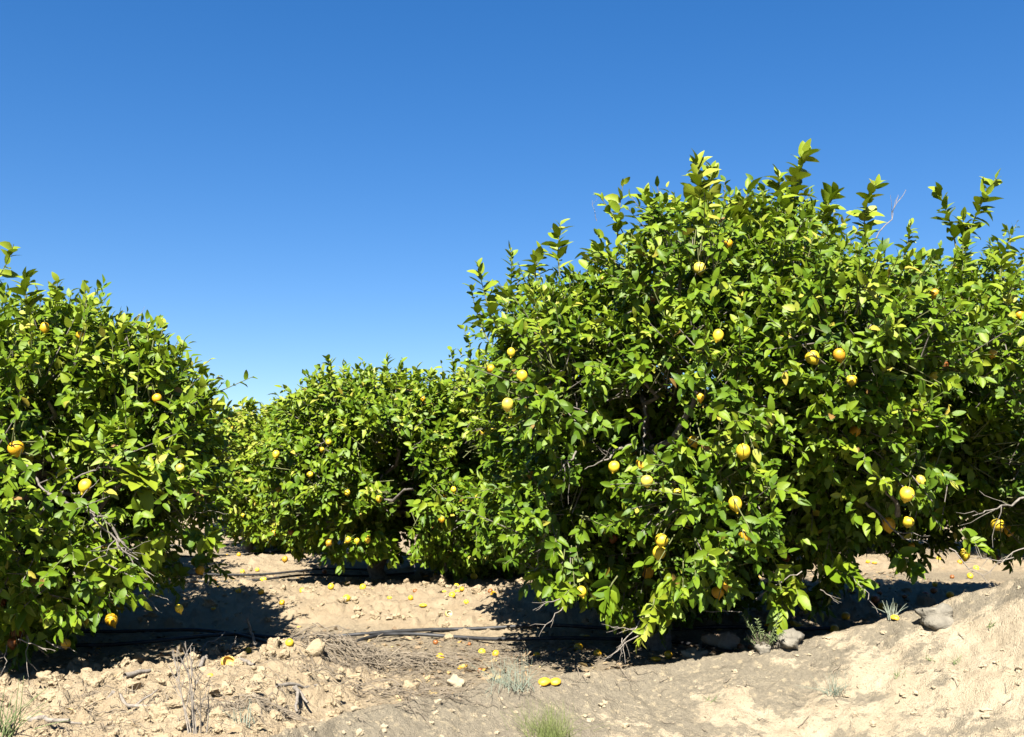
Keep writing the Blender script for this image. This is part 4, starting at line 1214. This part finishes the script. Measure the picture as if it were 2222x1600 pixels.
scatter_rocks("gravel", 3200, (.003, .024), "paleRock", (-1.3, 3.2, 3.0, 6), p_bank)
scatter_rocks("gravel", 500, (.005, .028), "clod", (-4.0, 4.2, 4.5, 12), p_bed)

# ------------------------------------------------------------------ litter, straw, sticks, brush
def litter(name, n, pick, region, size, tone):
    xs, ys = [], []
    while len(xs) < n:
        x = RNG.uniform(region[0], region[1], n); y = np.exp(RNG.uniform(math.log(region[2]), math.log(region[3]), n))
        m = pick(x, y); xs += list(x[m]); ys += list(y[m])
    x, y = np.array(xs[:n]), np.array(ys[:n])
    z = terrain(x, y) + .006
    a = RNG.uniform(0, 6.28, n)
    d = np.stack([np.cos(a), np.sin(a), RNG.normal(0, .25, n)], -1)
    nr = np.stack([RNG.normal(0, .4, n), RNG.normal(0, .4, n), np.ones(n)], -1)
    g = Geo()
    v, q, t = leaf_mesh(np.stack([x, y, z], -1), d, nr, RNG.uniform(*size, n), RNG.uniform(.3, .55, n), np.clip(RNG.normal(tone, .25, n), 0, 1),
                        stations=(0, .3, .7, 1.0), widths=(.06, .95, .8, .03))
    g.add(v, q, 0, t)
    tag(g.build(name, [M["litter"]]), kind="stuff")
litter("leaf_litter", 4200, p_bed, (-4.2, 4.5, 4.4, 13), (.03, .08), .45)
litter("leaf_litter", 500, p_till, (-3.5, 3.5, 3.6, 10), (.02, .06), .5)

def straw(name, spots, rad, Lr, flat=.12):
    n = len(spots); S = np.array(spots)
    a = RNG.normal(0.1, .8, n); L = RNG.uniform(*Lr, n)
    P = [wob([S[i, 0], S[i, 1], 0], [S[i, 0] + math.cos(a[i]) * L[i], S[i, 1] + math.sin(a[i]) * .8 * L[i], 0], .06, 6) for i in range(n)]
    P = np.array(P)
    P[..., 2] = terrain(P[..., 0].ravel(), P[..., 1].ravel()).reshape(n, 6) + .006 + np.abs(RNG.normal(0, flat * .1, (n, 6)))
    g = Geo()
    for i in range(n):
        v, q = tube(P[i], np.linspace(rad, rad * .6, 6) * RNG.uniform(.6, 1.5), 4); g.add(v, q)
    tag(g.build(name, [M["straw"]]), kind="stuff")
def spots(n, cx, cy, sx, sy):
    out = []
    for _ in range(n):
        p = ground_hit(cx + RNG.normal(0, sx), cy + RNG.normal(0, sy)); out.append((p[0], p[1]))
    return out
straw("straw", spots(420, 830, 1440, 120, 20) + spots(240, 900, 1500, 60, 22) + spots(220, 1010, 1425, 110, 16) + spots(260, 660, 1393, 80, 7) + spots(220, 1180, 1430, 90, 18) + spots(90, 480, 1540, 60, 20), .0018, (.04, .17))
straw("straw", spots(130, 250, 1540, 160, 32) + spots(110, 560, 1500, 110, 40), .002, (.03, .12))
def on_bank(n):
    out = []
    while len(out) < n:
        px, py = RNG.uniform(800, 2222), RNG.uniform(1300, 1600)
        p = ground_hit(px, py); out.append((p[0], p[1]))
    return out
straw("straw", on_bank(90), .0022, (.02, .07), .05)

def bundle(name, px, py, n, w, lift, label, rad=.0036, L=(.10, .30), cat="brush", mat="straw", ang=.9):
    """dry twigs tangled into one heap"""
    c = ground_hit(px, py); g = Geo()
    for _ in range(n):
        o = np.array([RNG.normal(0, w), RNG.normal(0, w * .35), 0])
        a = RNG.normal(0, ang); l = RNG.uniform(*L)
        h = abs(RNG.normal(0, lift))
        p0 = c + o; p1 = p0 + np.array([math.cos(a) * l * RNG.choice([-1, 1]), math.sin(a) * l * .6, 0])
        p = wob(p0, p1, .07, 7)
        p[:, 2] = terrain(p[:, 0], p[:, 1]) + .01 + np.linspace(h, h * .2, 7) + np.sin(np.linspace(0, 3.14, 7)) * l * .12
        v, q = tube(p, np.linspace(rad, rad * .4, 7) * RNG.uniform(.5, 1.2), 5); g.add(v, q)
    tag(g.build(name, [M[mat]]), label, cat)
bundle("dry_brush", 800, 1448, 190, .20, .05, "tangled heap of dry grey brush on the soil behind the bank")
bundle("dry_brush", 905, 1448, 70, .20, .035, "curled roots of dry grey brush right of the larger heap", .005, (.10, .28))
bundle("dry_brush", 900, 1520, 40, .16, .02, "flattened dry brush around the pale round stone", .003, (.10, .28), "brush", "straw", .7)
bundle("dry_brush", 555, 1537, 34, .08, .02, "small grey straw wisp low on the clod berm", .004, (.08, .2))
bundle("dry_brush", 690, 1425, 26, .07, .04, "grey straw clump beside the broad clod", .004, (.1, .22))

def stick(x0, y0, x1, y1, rad, label, lift=.0, twigs=1, up=None):
    a = ground_hit(x0, y0)
    b = ground_hit(x1, y1) if up is None else at(x1, y1, a[1] + up)
    if up is None:
        a = a + [0, 0, .02]; b = b + [0, 0, .02 + lift]
    p = wob(a, b, .025, 9)
    if up is None: p[:, 2] = np.maximum(p[:, 2], terrain(p[:, 0], p[:, 1]) + rad * .6)
    g = Geo(); v, q = tube(p, np.linspace(rad, rad * .6, 9), 6); g.add(v, q)
    for _ in range(twigs):
        i = random.randint(3, 7); d = norm((p[i + 1] - p[i])[None])[0] + RNG.normal(0, .5, 3)
        v, q = tube(wob(p[i], p[i] + d * np.linalg.norm(b - a) * .3, .04, 5), np.linspace(rad * .6, rad * .3, 5), 5); g.add(v, q)
    tag(g.build("stick", [M["deadwood"]]), label, "stick", "dead sticks on the soil")
stick(555,1400,535,1342,.012,"forked pale stick standing upright by the end of the hose shadow",0,2,.05)
stick(430,1420,487,1397,.008,"bent thin stick arching over the clods at the berm's crest",.06,0)
stick(470,1400,476,1420,.008,"short stick propped between clods at the berm's crest",.03,0)
stick(500,1420,512,1404,.007,"small stick poking out at the berm's crest left of a half-sunk lemon",.05,1)
stick(600,1500,690,1500,.010,"long pale stick lying across the clods right of the dead stalks",.01,1)
stick(638,1502,645,1562,.010,"stick pointing down the slope from a lying one",.01,0)
stick(642,1500,668,1540,.009,"short slanting stick beside the one pointing down the slope",.01,0)
stick(520,1440,552,1455,.014,"thick weathered stick beside the torn open lemon",.01,0)
stick(270,1476,325,1464,.016,"rotten piece of wood half buried in the berm",.0,0)
stick(430,1460,448,1432,.014,"short dark stick on the berm behind the dead stalks",.0,0)
stick(1115,1470,1145,1462,.004,"thin stick on the compacted ground beside the silvery grass tuft",.0,0)
stick(815,1440,792,1398,.014,"upright broken stub in the dry brush heap",0,1,.03)
stick(1205,1428,1230,1415,.010,"grey stick lying beside the small lemon at the shadow border",.0,0)
stick(230,1540,330,1550,.010,"long weathered stick on the lower part of the clod berm",.01,1)
stick(60,1575,150,1580,.012,"weathered stick near the bottom left corner",.01,2)

# ------------------------------------------------------------------ plants on the ground
def blades(name, px, py, n, h, w, spread, mat, label, cat, bend=.35, base=.02, tone=0, wpx=None):
    c = ground_hit(px, py); g = Geo()
    z = float(terrain(c[None, 0], c[None, 1])[0])
    for _ in range(n):
        b = np.array([c[0] + RNG.normal(0, base), c[1] + RNG.normal(0, base), z - .01])
        a = RNG.uniform(0, 6.28); s = abs(RNG.normal(0, spread)); l = h * RNG.uniform(.45, 1.1)
        t = np.linspace(0, 1, 6)[:, None]
        d = np.array([math.cos(a) * s, math.sin(a) * s, 1.0])
        p = b + d / np.linalg.norm(d) * l * t + np.array([math.cos(a), math.sin(a), -.4]) * bend * l * s * t ** 2
        v, q = tube(p, np.linspace(w, w * .25, 6), 4); g.add(v, q)
    return tag(g.build(name, [M[mat]]), label, cat)
blades("grass_tuft", 1105, 1490, 85, .17, .0016, .65, "silver", "silvery dry grass tuft at the edge of the bank beside two half lemons", "grass tuft", base=.055)
blades("grass_tuft", 1190, 1606, 330, .18, .0010, .60, "grass", "fresh green grass tuft at the bottom of the bank", "grass tuft", base=.05)
blades("grass_tuft", 1812, 1516, 46, .13, .0018, .8, "silver", "sparse silvery tuft on the open slope of the bank", "grass tuft", base=.02)
blades("grass_tuft", 1935, 1338, 26, .11, .0028, .5, "silver", "silvery blades around a yellow peel on the crest", "grass tuft", base=.015)
blades("grass_tuft", 1838, 1368, 26, .09, .0028, .6, "silver", "small silvery tuft on the crest below the dappled shade", "grass tuft", base=.018)
blades("grass_tuft", 2145, 1352, 12, .05, .003, .7, "herb", "tiny grey-green sprig high on the right slope of the bank", "grass tuft", base=.015)
blades("grass_tuft", 2075, 1432, 12, .05, .002, .8, "herb", "tiny sprig in the middle of the right slope", "grass tuft", base=.012)
blades("grass_tuft", 1952, 1478, 10, .05, .002, .8, "herb", "tiny sprig right of the sparse silvery tuft", "grass tuft", base=.012)
blades("grass_tuft", 2018, 1430, 10, .035, .002, .9, "herb", "tiny withered sprig left of the middle of the right slope", "grass tuft", base=.012)
blades("grass_tuft", 1540, 1520, 10, .045, .002, .8, "herb", "tiny reddish green sprig on the slope above the bottom middle", "grass tuft", base=.012)
blades("grass_tuft", 2050, 1560, 14, .06, .0015, .9, "straw", "dry sprig low on the right slope", "grass tuft", base=.012)
blades("grass_tuft", 530, 1585, 12, .12, .003, .4, "silver", "pale bluish blades beside the dead stalks at the bottom", "grass tuft", base=.02)
blades("grass_tuft", 1520, 1420, 8, .09, .003, .4, "silver", "single silvery sprig behind the pale broken stone", "grass tuft", base=.01)
blades("grass_tuft", 5, 1605, 40, .22, .003, .5, "herb", "blurred olive tuft cut off in the bottom left corner", "grass tuft", base=.03)

def herb():
    c = ground_hit(1655, 1418); z = float(terrain(c[None, 0], c[None, 1])[0])
    root = empty("herb", (c[0], c[1], z))
    tag(root, "grey-green herb with upright spiky stems on the crest of the bank", "herb")
    tips = [(1612,1335),(1630,1360),(1643,1345),(1655,1372),(1690,1332),(1702,1372),(1620,1385),(1680,1375),(1668,1380)]
    for (x, y) in tips:
        p = curve_pts(np.array([c[0] + RNG.normal(0, .012), c[1], z]), at(x, y, c[1] + RNG.normal(0, .05)), 8, .08)
        g = Geo(); v, q = tube(p, np.linspace(.0035, .0015, 8), 5); g.add(v, q)
        n = 46; t = np.linspace(.25, 1, n)
        b = np.stack([np.interp(t, np.linspace(0, 1, 8), p[:, i]) for i in range(3)], -1)
        d = norm((p[-1] - p[0])[None]).repeat(n, 0); a, bb = perp(d); ang = np.arange(n) * 2.4
        dr = d * .7 + a * np.cos(ang)[:, None] + bb * np.sin(ang)[:, None]
        v, q, _ = leaf_mesh(b, dr, d + SUN_DIR * .3, RNG.uniform(.012, .022, n), np.full(n, .4), np.zeros(n), (0, .4, 1.0), (.3, 1, .1))
        g.add(v, q); g.build("stem", [M["herb"]], root)
    g = Geo()
    for _ in range(90):
        a = RNG.uniform(0, 6.28); s = RNG.uniform(.4, 1.3); l = RNG.uniform(.05, .12)
        d = norm(np.array([[math.cos(a) * s, math.sin(a) * s, 1]]))[0]
        v, q = tube(wob([c[0], c[1], z], np.array([c[0], c[1], z]) + d * l, .06, 4), np.linspace(.002, .001, 4), 4); g.add(v, q)
    g.build("dry_base", [M["straw"]], root)
herb()

def dead_stalks():
    c = ground_hit(418, 1592); z = float(terrain(c[None, 0], c[None, 1])[0])
    root = empty("dead_weed", (c[0], c[1], z))
    tag(root, "tall dead weed with thin bare grey stalks in front of the clod berm", "dead plant")
    for (bx, x, y, forks) in [(410,376,1410,5),(421,402,1392,4),(427,414,1405,3),(416,386,1470,3),(436,434,1500,2),(448,452,1512,2),(424,432,1460,2)]:
        p = curve_pts(at(bx, 1592, c[1]) + [0, 0, 0], at(x, y, c[1] + RNG.normal(0, .06)), 10, .07)
        p[0, 2] = z - .01
        g = Geo(); v, q = tube(p, np.linspace(.0030, .0015, 10), 5); g.add(v, q)
        for _ in range(forks):
            i = random.randint(4, 8); d = norm((p[i + 1] - p[i])[None])[0] + RNG.normal(0, .35, 3) * [1, .6, .4]
            v, q = tube(wob(p[i], p[i] + d * RNG.uniform(.05, .13), .04, 5), np.linspace(.0022, .0012, 5), 4); g.add(v, q)
        g.build("stalk", [M["deadwood"]], root)
dead_stalks()
